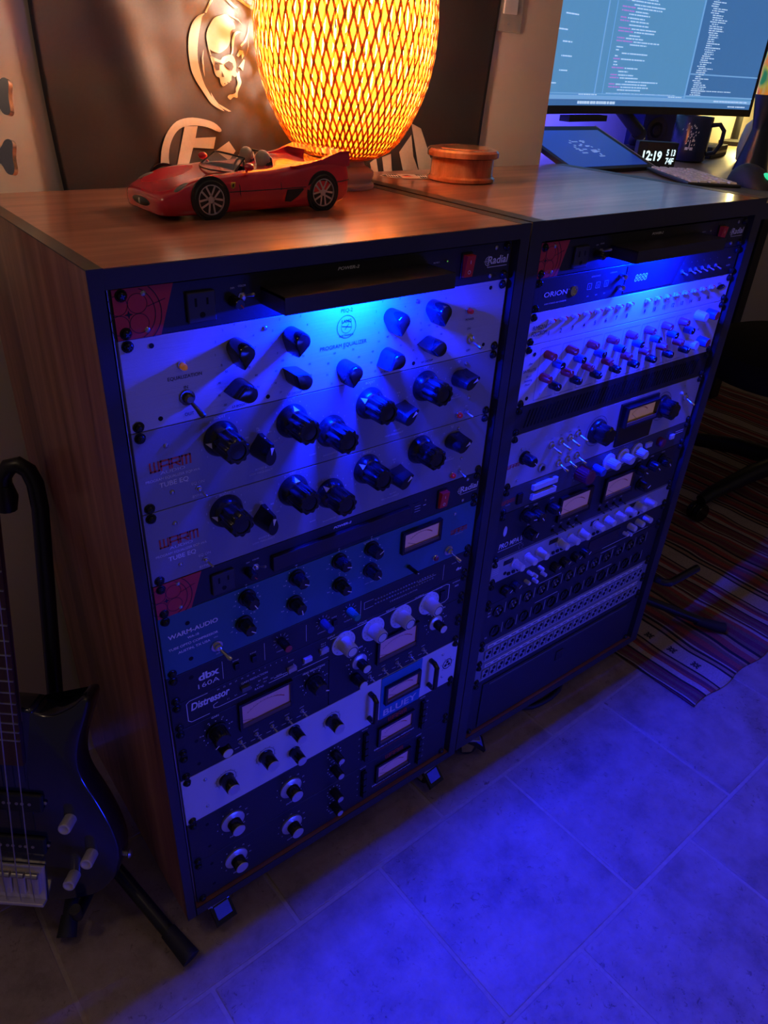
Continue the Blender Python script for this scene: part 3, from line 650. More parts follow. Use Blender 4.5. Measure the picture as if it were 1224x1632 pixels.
# --- one-unit distortion compressor with white dials
u = Unit(1, 'compressor', 'black one-unit compressor with four big white dials', 'compressor', 11 * U, 1, black_paint)
b = u.d0
u.T('Distressor', 51, b + 20, 11.5, bold=0.03, shear=0.18, width=52)
def outline(P, w=0.9):
    for (x0, d0), (x1, d1) in zip(P, P[1:]): u.L(x0, d0, x1, d1, w)
outline([(48, b + 3), (24, b + 3), (20, b + 6), (20, b + 34), (24, b + 38), (48, b + 38)]); outline([(140, b + 30), (166, b + 30), (170, b + 27), (170, b + 20)]); outline([(60, b + 25), (54, b + 27), (54, b + 32), (60, b + 34), (100, b + 34)]); outline([(132, b + 34), (160, b + 34)])
outline([(228, b + 8), (440, b + 4), (446, b + 7), (446, b + 33), (440, b + 37), (420, b + 37)]); outline([(176, b + 37), (225, b + 37)])
for i, st in enumerate(('24', '22', '20', '17', '14', '12', '10', '9', '7', '5', '4', '3', '2')): u.T(st, 62 + i * 8.2, b + 6, 2.2)
u.T('GAIN REDUCTION', 112, b + 15, 3.2); u.T('BY   PASS', 124, b + 23.5, 2.4); u.T('RATIO', 118, b + 35.5, 3.2); u.T('RATIO', 160, b + 35, 3.0)
for i, st in enumerate(('1:1', '2:1', '3:1', '4:1', '6:1', '10:1', '20:1', 'NUKE')): u.T(st, 74 + i * 10.5, b + 29, 2.2)
for x, m, lb, d in ((98, pm('grey_button', (0.12, 0.12, 0.14), 0.4), None, 22), (166, pm('tan_button', (0.5, 0.42, 0.36), 0.4), 'tan button', 26), (190.5, pm('pale_blue_button', (0.55, 0.58, 0.7), 0.35), 'pale button', 22), (217, pm('grey_white_button', (0.45, 0.45, 0.47), 0.4), None, 20)):
    u.button('push_button', x, b + d, 12.5, 7, 5, m, lb)
u.T('DETECTOR', 191, b + 31, 2.0); u.T('AUDIO', 217, b + 29, 2.4); u.T('SLOW', 166, b + 14, 2.2); u.T('Dist 2', 217, b + 10, 2.2); u.T('Dist 3', 217, b + 14, 2.2)
for x, st in ((250, 'INPUT'), (301.5, 'ATTACK'), (352, 'RELEASE'), (406, 'OUTPUT')):
    u.T(st, x - 20, b + 5, 3.0)
    o = u.knob(k_plain(11.0, 23, white_knob, 'dist', 18, 0.02, (19.5, 1.6)), x, b + 24.6, 0, 'white dial knob')
    mb = MB(); mb.ring(0, 0, 0.0072, 0.0084, -0.0232, 24); obj('cap_ring', kmesh('dring', lambda: mb.mesh('cap_ring', black_print)), o)
    mb2 = MB()
    for i in range(11):
        t = math.radians(-45 + 27 * i); add_text(mb2, str(i), 0.0160 * math.cos(t), 0.0160 * math.sin(t) - 0.0009, 0.0021, -0.0021)
    obj('dial_numbers', kmesh('dnum', lambda: mb2.mesh('dial_numbers', black_print)), o)
u.T('POWER', 425, b + 6, 2.6); u.button('rocker_switch', 432, b + 21, 9, 17, 3, black_gloss); u.T('DISTRESSOR', 460, b + 8, 2.0); u.T('MIX', 462, b + 17, 3.2, bold=0.02)
u.done()

# --- two half-width leveling amplifiers
for x0, x1, lab in ((0.5, 226.5, 'black half-width leveling amplifier with purple meter, left of the pair'), (227, 482.1, 'black half-width leveling amplifier with purple meter, right of the pair')):
    u = Unit(1, 'leveling_amplifier', lab, 'leveling amplifier', 12 * U, 2, black_paint, x0=x0, x1=x1, group='pair of leveling amplifiers', screws=False)
    s = x0 + (0 if x0 < 100 else 0)
    b = u.d0
    left = x0 < 100
    if left:
        for dd in (6, 39, 50, 83): obj('screw', screw_mesh(), u.t, (u.X(8), 0, u.Z(b + dd)))
        u.hole(27, b + 30, 2.6); u.hole(27, b + 72, 2.6)
    else:
        for dd in (6, 39, 50, 83): obj('screw', screw_mesh(), u.t, (u.X(474), 0, u.Z(b + dd)))
    mx0, mx1, g, r = (90, 162, 54.5, 201.7) if left else (314, 384, 279, 424.6)
    md = 556 if left else 560
    u.meter(mx0, md - 18, mx1, md + 22, meter_face2, 4, 4.5, 0.55)
    for x, d, st in ((g, 563, 'GAIN'), (r, 560, 'PEAK REDUCTION')):
        if left: u.knob(k_plain(11.5, 20, knob_black, 'la', 12, 0.06, (14.5, 3)), x, d, 235 if st == 'GAIN' else 120, None, [('pointer', ptrline(8, 14, 20, 1.4), None)])
        else: u.knob(k_plain(7.5, 20, knob_black, 'lar', 14, 0.03, None), x, d, 30, None, [('cap', capm(6.6, 20, white_knob), 'white cap'), ('dial', collar(13, 10, 4), 'silver collar')])
        u.dots(x, d, 18.5, 11, 0.9); u.ticks(x, d, 20, 20, 6, -225, 45, nums=['0', '20', '40', '60', '80', '100'], cap=2.0, rn=22)
        u.T(st, x, d - (25 if st == 'GAIN' else 21.5), 3.0, bold=0.015)
    sx, sd = (58, 586) if left else (272.5, 590)
    u.knob(k_plain(8, 22, knob_black, 'las', 16, 0.03), sx, sd, 20, None, [('cap', capm(7, 22, white_knob), 'white cap')])
    for i in range(5):
        x = (86 if left else 300) + i * (24 if left else 26)
        u.toggle(x, 604, 0.3, 0.55, steel, 0.5); u.T('LIMIT', x, 598, 2.2); u.L(x - 9, 612, x - 2, 612, 0.7); u.L(x + 2, 610, x + 8, 610, 0.7); u.T('ON', x + 4, 615, 2.2)
    u.T('stereo', 127 if left else 350, 584, 3.0, grey_print)
    u.done()

# --- white compressor with blue meter block
u = Unit(1, 'compressor', 'white two-unit compressor with blue meter block and black grab handles', 'compressor', 14 * U, 2, white_plate)
b = u.d0
for x, d in ((61.7, 660), (122, 656), (168.7, 634), (168.3, 678), (232.7, 654)):
    sm = 8.3 if abs(x - 168.5) < 2 else 10
    u.knob(k_plain(sm, 22, black_gloss, 'bl', 26, 0.02, (sm + 1, 1.2)), x, d, 10, None, [('cap', capm(sm * 0.9, 22), 'silver cap')])
    if sm > 9: u.txt.setdefault('black_print', MB()).ring(u.X(x), u.Z(d), 0.0142, 0.0147, -0.0004, 28, -0.6, 3.9)
    u.ticks(x, d, 15 if sm > 9 else 12, 17 if sm > 9 else 13, 11, -225, 45, black_print, 0.4)
bx = MB().box(u.X(324), u.X(405), -0.0012, 0, 0.0006, u.h - 0.0006); obj('meter_block', bx.mesh('meter_block', navy_plate), u.t, label='blue meter block')
u.meter(334, 645, 397, 676, meter_face2, 3.6, 6.5, 0.5)
u.T('BLUEY', 364.5, 705.5, 13, grey_print, bold=0.02, width=68, y=-0.0016)
for x, mid in ((303, 667), (424, 664)):
    mb = MB(); mb.tube([(0, 0, -0.026), (0, -0.010, -0.026), (0, -0.016, -0.021), (0, -0.016, 0.021), (0, -0.010, 0.026), (0, 0, 0.026)], 0.0042, 10); u.add('handle', mb.mesh('handle', black_gloss, True), x, mid, label='black grab handle')
k = u.txt['black_print']; rx, rz = u.X(463), u.Z(666); k.ring(rx, rz, 0.0088, 0.0104, -0.0004, 30); k.ring(rx, rz, 0.0020, 0.0030, -0.0004, 12)
for i in range(3):
    t = math.radians(90 + 120 * i); k.disc(rx + 0.0045 * math.cos(t), rz + 0.0045 * math.sin(t), 0.0027, -0.0004, 14)
u.ticks(463, 666, 12, 14, 6, -225, 45, black_print, 0.8)
for x, d in ((32.5, 640), (31.7, 693), (450.5, 639.5), (454, 690)): u.small_screw(x, d)
u.done()

# --- two limiting amplifiers
for d0, lab in ((16 * U, 'black limiting amplifier with silver dials, upper of the bottom two'), (18 * U, 'black limiting amplifier with silver dials, lowest in the nearer rack')):
    u = Unit(1, 'limiting_amplifier', lab, 'limiting amplifier', d0, 2, black_paint, group='limiting amplifiers at the rack bottom')
    o = d0 - 16 * U
    for x in (65, 160.5):
        u.knob(k_plain(10.5, 20, black_gloss, 'la76', 24, 0.02), x, 751 + o - (3 if o else 0), 15, None, [('dial', collar(18, 13.5, 5), 'silver dial skirt'), ('cap', capm(9.6, 20), 'silver cap')])
        u.ticks(x, 751 + o - (3 if o else 0), 21, 21, 9, -225, 45, nums=['0', '4', '6', '8', '12', '18', '24', '30', '48'], cap=2.6, rn=24)
        u.T('INPUT' if x < 100 else 'OUTPUT', x, 786 + o - (3 if o else 0), 3.0)
    for i, d in enumerate((730, 764)):
        u.knob(k_plain(7, 20, knob_black, 'las76', 14, 0.04), 239, d + o - (1 if o else 0), 10, None, [('cap', capm(5.4, 20), 'silver cap')])
        u.dots(239, d + o, 12, 9, 1.0); u.T('ATTACK' if i == 0 else 'RELEASE', 239, d + 17 + o, 2.4)
    u.meter(327, 733 + o, 392, 766 + o, meter_face2, 4.5, 4.5, 0.5)
    u.warm(362, 725.5 + o, 38)
    u.T('DISCRETE LIMITING AMPLIFIER', 360, 779 + o, 3.2, width=84, bold=0.02); u.T('LIMITING AMPLIFIER', 360, 785 + o, 2.2, red_print, width=70)
    for x, st in ((297.5, 'RATIO'), (416, 'METER')):
        mb = MB(); mb.box(-0.0042, 0.0042, -0.0012, 0, -0.032, 0.031)
        bo = u.add('button_strip', mb.mesh('button_strip', black_gloss), x, 753 + o)
        for q in range(4): obj('push_button', kmesh('pb76', lambda: MB().box(-0.0034, 0.0034, -0.0075, -0.0012, -0.0065, 0.0065, 0.0005).mesh('push_button', black_matte)), bo, (0, 0, 0.0235 - q * 0.0157))
        u.T(st, x - 1, 716.5 + o, 2.8)
        sx = x - 11 if x < 400 else x + 11
        for q, st2 in enumerate(('20', '12', '8', '4') if x < 400 else ('GR', '+8', '+4', 'OFF')): u.T(st2, sx, 731 + o + q * 15.5, 2.4)
    u.hole(28, 730 + o, 2.6); u.hole(28, 778 + o, 2.6)
    u.done()

# ================================================================== right rack
power_unit(2, 0, 'black power conditioner with pulled-out glowing lamp tray, top of the farther rack', True, PG)

u = Unit(2, 'audio_interface', 'black audio interface with dark display, second unit in the farther rack', 'audio interface', U, 1, black_paint)
b = u.d0
u.T('ORION', 44, b + 26, 6.6, width=46, bold=0.01); u.T('AUDIO INTERFACE AND CONVERTER', 46, b + 36, 1.8); u.T('TM', 70, b + 21.5, 1.6)
u.add('phones_ring', kmesh('pring', lambda: MB().lathe([(0.0070, 0), (0.0070, 0.0015), (0.0058, 0.0016), (0.0056, 0.0002)], 24, '-Y').mesh('phones_ring', chrome, True)), 80, b + 24)
for i, x in enumerate((112, 130, 148)):
    mb = u.txt.setdefault('pale_grey_print', MB()); X, Z = u.X(x), u.Z(b + 22)
    for q in ((-4, -4, 4, -4), (4, -4, 4, 4), (4, 4, -4, 4), (-4, 4, -4, -4)): u.L(x + q[0], b + 22 + q[1], x + q[2], b + 22 + q[3], 0.5, grey_print)
    u.T('123'[i], x, b + 24, 3.6, grey_print); u.T('sync', x, b + 36, 1.8, grey_print)
u.T('CLOCK SOURCE', 122, b + 10, 1.8, grey_print); u.T('SAMPLE RATE', 160, b + 9, 1.8, grey_print)
P = [(190, 3), (332, 3), (312, 41), (190, 41)]
o = u.add('display', MB().prism([((x - 190) / 1000, -(d - 3) / 1000) for x, d in P], 0, 0.001).mesh('display', pm('dark_display_glass', (0.012, 0.014, 0.02), 0.1, spec=0.7)), 190, b + 3)
mb = MB(); add_text(mb, '8888', u.X(226) - u.X(190), u.Z(b + 27) - u.Z(b + 3), 0.0105, -0.0014, shear=0.15); obj('display_digits', mb.mesh('display_digits', lit_seg), o)
for i, x in enumerate((330, 352, 367, 385, 403, 423)): u.toggle(x, b + 25, 0.6, 0.55, steel, 0.4); u.T('+', x, b + 14, 2.0, grey_print)
for d in (15, 30): u.knob(k_plain(4, 10, chrome, 'phn', 12, 0.04), 178, b + d, 40)
u.T('~', 460, b + 20, 9, grey_print, bold=0.03); u.T('AUDIO', 462, b + 30, 2.6, grey_print)
u.done()

u = Unit(2, 'summing_mixer', 'silver one-unit summing mixer with sixteen numbered switches', 'mixer', 2 * U, 1, white_plate)
b = u.d0
for i in range(16):
    x = 41.5 + 24.3 * i + (19 if i > 7 else 0)
    s = u.button('toggle_switch', x, b + 15, 9, 6, 3, white_knob, 'white slide switch')
    obj('lever', kmesh('folv', lambda: MB().box(-0.0028, 0.0028, -0.0072, -0.003, -0.0016, 0.0020, 0.0006).mesh('lever', white_knob)), s)
    obj('red_lamp', kmesh('folr', lambda: MB().lathe([(0.0022, 0), (0.0020, 0.004), (0.0004, 0.005)], 10, '-Y').mesh('red_lamp', red_jewel, True)), s, (0.0078, 0, 0))
    u.T(str(i + 1), x + 2, b + 35, 6.0, black_print, bold=0.02)
u.T('RMS216', 24, b + 24, 6.0, black_print, width=27); u.T('FOLCROM', 24, b + 32, 6.0, black_print, width=30)
u.T('ROLL', 452, b + 14, 3.0, black_print); u.add('emblem_ring', MB().lathe([(0.007, 0), (0.007, 0.0012), (0.0055, 0.0013), (0.0053, 0.0001)], 24, '-Y', M=Matrix.Diagonal((1.6, 1, 0.6, 1))).mesh('emblem_ring', pm('black_ring', (0.03, 0.03, 0.03), 0.3), True), 458, b + 19)
u.done()

u = Unit(2, 'summing_mixer', 'silver two-unit mixer with rows of red, blue and black knobs', 'mixer', 3 * U, 2, white_plate)
b = u.d0
for r in range(4):
    for i in range(8):
        x = (47 if r % 2 == 0 else 68) + 45.2 * i - (2 if r == 2 else 0); d = b + 18 + r * 16.2
        m = (red_knob, blue_knob, red_knob, knob_black)[r]
        u.knob(k_plain(6.2, 15, m, 'sat', 14, 0.03), x, d, (i * 47 + r * 31) % 270 - 135, {0: 'red knob', 1: 'blue knob', 2: 'red knob', 3: None}[r], [('cap', capm(5.3, 15, (red_knob, knob_black, red_knob, knob_black)[r]), None), ('pointer', ptrline(1, 5.2, 15.6, 0.9), None)])
        if r % 2 == 0: u.ticks(x, d, 7.5, 9, 7, -225, 45, black_print, 0.4)
for x, d, m, c, lb in ((408, 14, white_knob, white_knob, 'white knob'), (441, 16, blue_knob, red_knob, 'blue knob with red cap'), (402, 61, white_knob, white_knob, 'white knob'), (436, 62, blue_knob, red_knob, 'blue knob with red cap')):
    u.knob(k_plain(8.2, 18, m, 'satb', 18, 0.03), x, b + d, 20, lb, [('cap', capm(7, 18, c), None)])
for i in range(8):
    x = 34 + i * 45.2
    for q in ((x, 8, x + 40, 8), (x, 8, x, 84), (x, 84, x + 40, 84)): u.L(q[0], b + q[1], q[2], b + q[3], 0.4, black_print)
    u.T(str(i + 1), x + 12, b + 79, 4.0, black_print)
u.T('the', 17, b + 28, 3.4, black_print); u.T('SATELLITE', 17, b + 38, 4.0, black_print, width=26); u.T('16 x 2', 17, b + 46, 3.0, black_print); u.T('Summing', 17, b + 52, 3.0, black_print); u.T('Mixer', 17, b + 58, 3.0, black_print); u.T('NF', 425, b + 43, 3.4, black_print)
u.hole(22, b + 14, 3); u.hole(20, b + 78, 3)
u.done()

u = Unit(2, 'vent_panel', 'black vented blank panel below the knob-covered silver mixer', 'vent panel', 5 * U, 1, black_paint, chassis=False)
for i in range(58):
    u.add('vent_slot', kmesh('vslot', lambda: MB().prism([(-0.0052, -0.013), (-0.0030, -0.013), (0.0052, 0.013), (0.0030, 0.013)], 0.0, 0.0008).mesh('vent_slot', dark_void)), 28 + i * 7.4, u.d0 + 22)
u.done()

def k_lobed():
    return kmesh('lobed', lambda: body([(0.021, 0), (0.021, 0.003), (0.0195, 0.006), (0.0150, 0.0075), (0.0150, 0.026), (0.0125, 0.0285), (0.0002, 0.029)], 60, knob_black, mod=lambda t, k: (1 + 0.10 * math.cos(6 * t)) if k >= 3 else 1))
u = Unit(2, 'microphone_preamp', 'grey two-unit preamp with amber meter and many silver toggles', 'preamp', 6 * U, 2, pm('light_grey_plate', (0.52, 0.51, 0.53), 0.42, 0.25, var=0.06, scale=400))
b = u.d0
u.warm(15, b + 53, 26)
u.knob(k_plain(8.5, 21, knob_black, 'mpx', 10, 0.07, (11, 2)), 36, b + 42, 130, None, [('pointer', ptrline(1, 8, 21), None)]); u.ticks(36, b + 42, 13, 15, 9, -225, 45, black_print)
u.add('jack_socket', kmesh('jack', lambda: MB().lathe([(0.0078, 0), (0.0078, 0.003), (0.0050, 0.0035), (0.0045, 0.0008)], 20, '-Y').mesh('jack_socket', steel, True)), 80, b + 72)
u.add('jack_hole', kmesh('jackh', lambda: MB().lathe([(0.0044, 0.0008), (0.0044, 0.0011)], 16, '-Y').mesh('jack_hole', dark_void)), 80, b + 72)
for x, d in ((92, 36), (113, 35), (134, 34), (152, 31), (118, 74), (138, 73), (160, 72)):
    u.toggle(x, b + d, 0.25, 1.05, chrome, 0.4, True); u.T('ON', x, b + d - 9, 2.2, black_print)
for x, d in ((201, 40), (375, 36)):
    u.knob(k_lobed(), x, b + d, 40, None, [('dial_ring', kmesh('dr2', lambda: MB().ring(0, 0, 0.0255, 0.0262, -0.0004, 36).mesh('dial_ring', black_print)), None)])
P = [(254, 6), (356, 6), (353, 84), (258, 84)]
o = u.add('meter_panel', MB().prism([((x - 254) / 1000, -(d - 6) / 1000) for x, d in P], 0, 0.0035).mesh('meter_panel', black_gloss), 254, b + 6)
u.meter(264, b + 14, 346, b + 44, pm('amber_meter_face', (0.70, 0.50, 0.25), 0.5, emit=(1.0, 0.48, 0.15), es=0.09), 3, 12.0, 0.4)
u.toggle(440, b + 32, 0.1, 1.15, chrome, 0.4, True)
for x, d in ((28, 26), (28, 79), (432, 12), (420, 62)): u.small_screw(x, b + d)
u.add('lamp_lens', kmesh('jl4', lambda: MB().lathe([(0.003, 0), (0.003, 0.003), (0.001, 0.005)], 12, '-Y').mesh('lamp_lens', white_knob, True)), 426, b + 22)
u.done()

u = Unit(2, 'channel_strip', 'dark one-unit channel strip with two long white buttons', 'channel strip', 8 * U, 1, pm('dark_grey_plate', (0.07, 0.07, 0.078), 0.42))
b = u.d0
u.warm(16, b + 26, 28); u.T('AUDIO', 16, b + 30, 2.2, grey_print)
u.button('rocker_switch', 39, b + 24, 11, 18, 4, black_gloss)
u.button('push_button', 92, b + 13, 56, 9.5, 6, white_knob, 'long white button'); u.button('push_button', 92, b + 30, 56, 9.5, 6, white_knob, 'long white button')
u.knob(k_plain(13.5, 24, purple_knob, 'pur', 20, 0.03), 181, b + 21, 30, 'large maroon knob'); u.ticks(181, b + 21, 16, 18, 11)
u.knob(k_plain(8, 20, blue_knob, 'sm', 16, 0.04), 219, b + 24, 30, 'blue knob')
for x in (254, 292, 330): u.knob(k_plain(8.6, 22, white_knob, 'wk', 16, 0.06, (15, 3)), x, b + 21, 60, 'white skirted knob'); u.ticks(x, b + 21, 17, 18.5, 9)
u.button('push_button', 362, b + 17, 16, 9, 5, white_knob, 'white oval button'); u.knob(k_plain(9, 10, purple_knob, 'pl', 0), 398, b + 21, 0, 'maroon knob')
u.button('push_button', 434, b + 20, 12, 9, 4, white_knob, 'white button'); u.L(445, b + 14, 470, b + 14, 1.2); u.L(445, b + 18, 470, b + 18, 1.2)
u.done()

u = Unit(2, 'tube_preamp', 'black two-unit tube preamp with two pink meters', 'preamp', 9 * U, 2, black_paint)
b = u.d0
u.T('PRO MPA II', 38, b + 66, 9.5, width=54, bold=0.01, shear=0.1); u.L(10, b + 70, 64, b + 70, 0.8)
mb = MB(); mb.prism([(0.004 * math.cos(t), 0.0095 * math.sin(t)) for t in [2 * PI * i / 20 for i in range(20)]], 0, 0.0006); u.add('emblem', mb.mesh('emblem', white_knob), 20, b + 34, label='white oval emblem')
u.ticks(64, b + 78, 4, 6, 7)
for x0, x1 in ((146, 219), (262, 336)): u.meter(x0, b + 17, x1, b + 54, meter_face, 5, 5.5, 0.45)
for i, (x, d) in enumerate(((61, 18), (82, 21), (121, 22), (75, 56), (350, 18), (388, 20), (422, 20), (369, 56))):
    u.knob(k_plain(9, 19, knob_black, 'mpa', 12, 0.06, (12.5, 3)), x, b + d, (100, 140, 150, 30, 120, 130, 140, 60)[i], None, [('pointer', ptrline(0.5, 8.5, 19, 1.4), None)])
    u.T('GAIN', x, b + d - 15, 2.8)
for x0 in (128, 250):
    for i in range(4): u.toggle(x0 + 10 + i * 20, b + 74, 0.4, 0.6, black_gloss, 0.4); u.T('ON', x0 + 10 + i * 20, b + 67, 2.6)
u.T('VARIABLE', 190, b + 84, 2.6); u.T('VOLTAGE', 300, b + 84, 2.6); u.L(10, b + 86, 470, b + 86, 0.6, grey_print)
u.done()

u = Unit(2, 'eight_channel_preamp', 'pale grey one-unit preamp with twelve white knobs in groups of three', 'preamp', 11 * U, 1, pm('pale_grey_plate', (0.45, 0.44, 0.46), 0.45, 0.2))
b = u.d0
for i, x in enumerate((55, 85, 113, 164, 192, 220, 258, 289, 320, 350, 379, 411)):
    u.knob(k_plain(7.0, 20, white_knob, 'isa', 16, 0.03, (8.4, 3)), x, b + 16 - (i > 5) * 4 + 3, 30, 'white knob')
    u.ticks(x, b + 19 - (i > 5) * 4, 10, 11.5, 9, -225, 45, black_print)
for i in range(4):
    x0 = 30 + i * 108
    for q in range(3): u.button('push_button', x0 + 14 + q * 11, b + 36, 6, 5, 3, black_gloss)
    u.button('indicator_window', x0 + 10, b + 11, 22, 9, 0.8, black_gloss)
for q in range(4): u.L(5, b + 14 + q * 4, 20, b + 14 + q * 4, 0.6)
u.hole(36, b + 33, 3.5)
u.done()

u = Unit(2, 'headphone_mixer', 'black one-unit mixer with small white knobs under the pale grey preamp', 'mixer', 12 * U, 1, black_paint)
b = u.d0
for x, d in ((372, 14), (396, 13), (420, 12)): u.knob(k_plain(6.4, 16, white_knob, 'hm', 14, 0.04), x, b + d, 20, 'white knob')
for x, d in ((95, 9), (108, 19), (122, 10), (92, 27), (112, 32), (132, 26), (360, 26), (372, 30)): u.knob(k_plain(3.6, 11, white_knob, 'hms', 10, 0.04), x, b + d, 20, 'small white knob')
for x in (40, 62, 160, 185, 215, 240): u.knob(k_plain(9, 14, knob_black, 'hmb', 14, 0.05), x, b + 23, 50, None, [('pointer', ptrline(1, 8, 14), None)])
u.add('display', MB().box(0, 0.09, -0.001, 0, -0.026, 0).mesh('display', pm('dark_display_glass', (0.012, 0.014, 0.02), 0.1)), 255, b + 8)
u.L(300, b + 40, 440, b + 40, 1.2, grey_print)
u.done()

u = Unit(2, 'connector_panel', 'black panel with two rows of round microphone connectors', 'connector panel', 13 * U, 2, black_paint)
b = u.d0
def xlr(f):
    def g():
        mb = MB(); mb.lathe([(0.0118, 0), (0.0118, 0.002), (0.0102, 0.0026), (0.0098, 0.0006)], 22, '-Y')
        return mb.mesh('connector', black_gloss, True)
    return kmesh('xlr', g)
for r in range(2):
    for i in range(12):
        x = 34 + i * 35.8
        o = u.add('connector', xlr(r), x, b + 22 + r * 44)
        if r == 0: obj('connector_pins', kmesh('pins', lambda: MB().lathe([(0.0017, 0), (0.0017, 0.003)], 8, '-Y', Matrix.Translation((-0.004, 0, 0.002))).lathe([(0.0017, 0), (0.0017, 0.003)], 8, '-Y', Matrix.Translation((0.004, 0, 0.002))).lathe([(0.0017, 0), (0.0017, 0.003)], 8, '-Y', Matrix.Translation((0, 0, -0.004))).mesh('connector_pins', steel)), o)
        else: obj('connector_latch', kmesh('latch', lambda: MB().box(-0.003, 0.003, -0.0036, 0, 0.006, 0.0115).box(-0.004, 0.004, -0.001, 0, -0.004, 0.003).mesh('connector_latch', dark_void)), o)
        u.L(x + 17.5, b + 10 + r * 44, x + 17.5, b + 32 + r * 44, 1.0, grey_print)
    u.L(130, b + 6 + r * 42, 190, b + 6 + r * 42, 1.2, grey_print); u.L(300, b + 6 + r * 42, 345, b + 6 + r * 42, 1.2, grey_print)
for q in range(3): u.T('48V', 14, b + 12 + q * 7, 3.6, grey_print)
u.T('IN', 14, b + 74, 4, grey_print)
u.done()

for n_, lab in ((15, 'patch bay with rows of square jacks and pale label strips, upper one'), (16, 'patch bay with rows of square jacks and pale label strips, lower one')):
    u = Unit(2, 'patch_bay', lab, 'patch bay', n_ * U, 1, pm('grey_patch_plate', (0.22, 0.22, 0.24), 0.45), group='patch bays in the farther rack')
    b = u.d0
    for i in range(24):
        o = u.add('jack_socket', kmesh('pbj', lambda: MB().box(-0.0082, 0.0082, -0.0024, 0, -0.0098, 0.0098, 0.0008).mesh('jack_socket', pm('grey_jack_plastic', (0.32, 0.32, 0.36), 0.4))), 26 + i * 18.7, b + 26)
        obj('jack_hole', kmesh('pbh', lambda: MB().lathe([(0.0040, 0.0024), (0.0040, 0.0028)], 10, '-Y', Matrix.Translation((-0.002, 0, -0.0035))).lathe([(0.0040, 0.0024), (0.0040, 0.0028)], 10, '-Y', Matrix.Translation((0.002, 0, 0.0046))).mesh('jack_hole', dark_void)), o)
    st = u.add('label_strip', MB().box(-0.222, 0.222, -0.0012, 0, -0.0035, 0.0035).mesh('label_strip', white_plate), 241.3, b + 8, label='pale label strip')
    mb = MB()
    for i in range(24): mb.line(-0.2135 + i * 0.0187 - 0.006, 0, -0.2135 + i * 0.0187 + 0.006, 0, 0.0016, -0.0016)
    obj('label_marks', mb.mesh('label_marks', black_print), st)
    u.L(20, b + 40.5, 462, b + 40.5, 1.2, grey_print)
    u.done()

u = Unit(2, 'lockable_storage_unit', 'black lockable drawer unit at the bottom of the farther rack', 'drawer unit', 17 * U, 2.8, black_paint)
mb = MB(); mb.box(u.X(26), u.X(456), -0.0022, 0, u.Z(u.d0 + 119), u.Z(u.d0 + 10), 0.001)
o = obj('drawer_front', mb.mesh('drawer_front', black_paint), u.t)
obj('latch', MB().box(-0.010, 0.010, -0.0040, -0.002, -0.012, 0.012, 0.001).mesh('latch', black_gloss), o, (u.X(236), 0, u.Z(u.d0 + 46)))
obj('pull_lip', MB().box(u.X(40), u.X(440), -0.0040, -0.002, u.Z(u.d0 + 15), u.Z(u.d0 + 12)).mesh('pull_lip', pm('grey_edge', (0.10, 0.10, 0.11), 0.35)), o)
u.done()

# ================================================================== things on the racks
TOP1 = Z0 + RTOP
def bamboo_mat(name, mixf):
  bamboo = bpy.data.materials.new(name); nt, N, L, b_ = nodes_of(bamboo)
  tc = N.new('ShaderNodeTexCoord'); nz = N.new('ShaderNodeTexNoise'); nz.inputs['Scale'].default_value = 90; L.new(tc.outputs['Object'], nz.inputs['Vector'])
  r_ = ramp(N, [(0.3, (0.40, 0.16, 0.03)), (0.7, (0.55, 0.24, 0.05))]); L.new(nz.outputs[0], r_.inputs[0]); L.new(r_.outputs[0], b_.inputs['Base Color']); b_.inputs['Roughness'].default_value = 0.5
  tl = N.new('ShaderNodeBsdfTranslucent'); r2_ = ramp(N, [(0.3, (0.60, 0.155, 0.008)), (0.7, (0.78, 0.24, 0.014))]); L.new(nz.outputs[0], r2_.inputs[0]); L.new(r2_.outputs[0], tl.inputs[0])
  ms = N.new('ShaderNodeMixShader'); ms.inputs[0].default_value = mixf
  out = [n for n in N if n.type == 'OUTPUT_MATERIAL'][0]
  L.new(b_.outputs[0], ms.inputs[1]); L.new(tl.outputs[0], ms.inputs[2]); L.new(ms.outputs[0], out.inputs[0])
  return bamboo
bamboo, bamboo_dark = bamboo_mat('woven_bamboo', 0.24), bamboo_mat('semi_opaque_bamboo', 0.10)  # second one, for the outer strips: same colours, less translucent
grey_wood = pm('grey_stained_wood', (0.42, 0.41, 0.41), 0.4, var=0.2, scale=8, stretch=(1, 1, 14))

LX, LY = 0.448, 0.302
lp = thing('table_lamp', 'glowing woven bamboo table lamp behind the red model car', 'lamp', (LX, LY, TOP1))
obj('base', MB().lathe([(0.0420, 0), (0.0435, 0.002), (0.0435, 0.006), (0.0400, 0.0085), (0.0405, 0.012), (0.0430, 0.0165), (0.0425, 0.022), (0.0370, 0.0255), (0.0300, 0.029), (0.0285, 0.034), (0.0320, 0.038), (0.0300, 0.041)], 40).mesh('base', grey_wood, True), lp)
obj('socket', MB().lathe([(0.016, 0.040), (0.016, 0.072), (0.013, 0.078)], 20).mesh('socket', pm('white_socket', (0.7, 0.68, 0.62), 0.5), True), lp)
bulb_mat = pm('bulb_glass', (1, 0.9, 0.7), 0.4, emit=(1.0, 0.58, 0.20), es=26)
obj('bulb', MB().lathe([(0.010, 0.078), (0.014, 0.092), (0.024, 0.112), (0.029, 0.130), (0.027, 0.147), (0.018, 0.158), (0.004, 0.163)], 20).mesh('bulb', bulb_mat, True), lp)
lamp('bulb_lamp', 'POINT', (0, 0, 0.21), BULB_W, (1.0, 0.86, 0.64), 0.03, parent=lp)
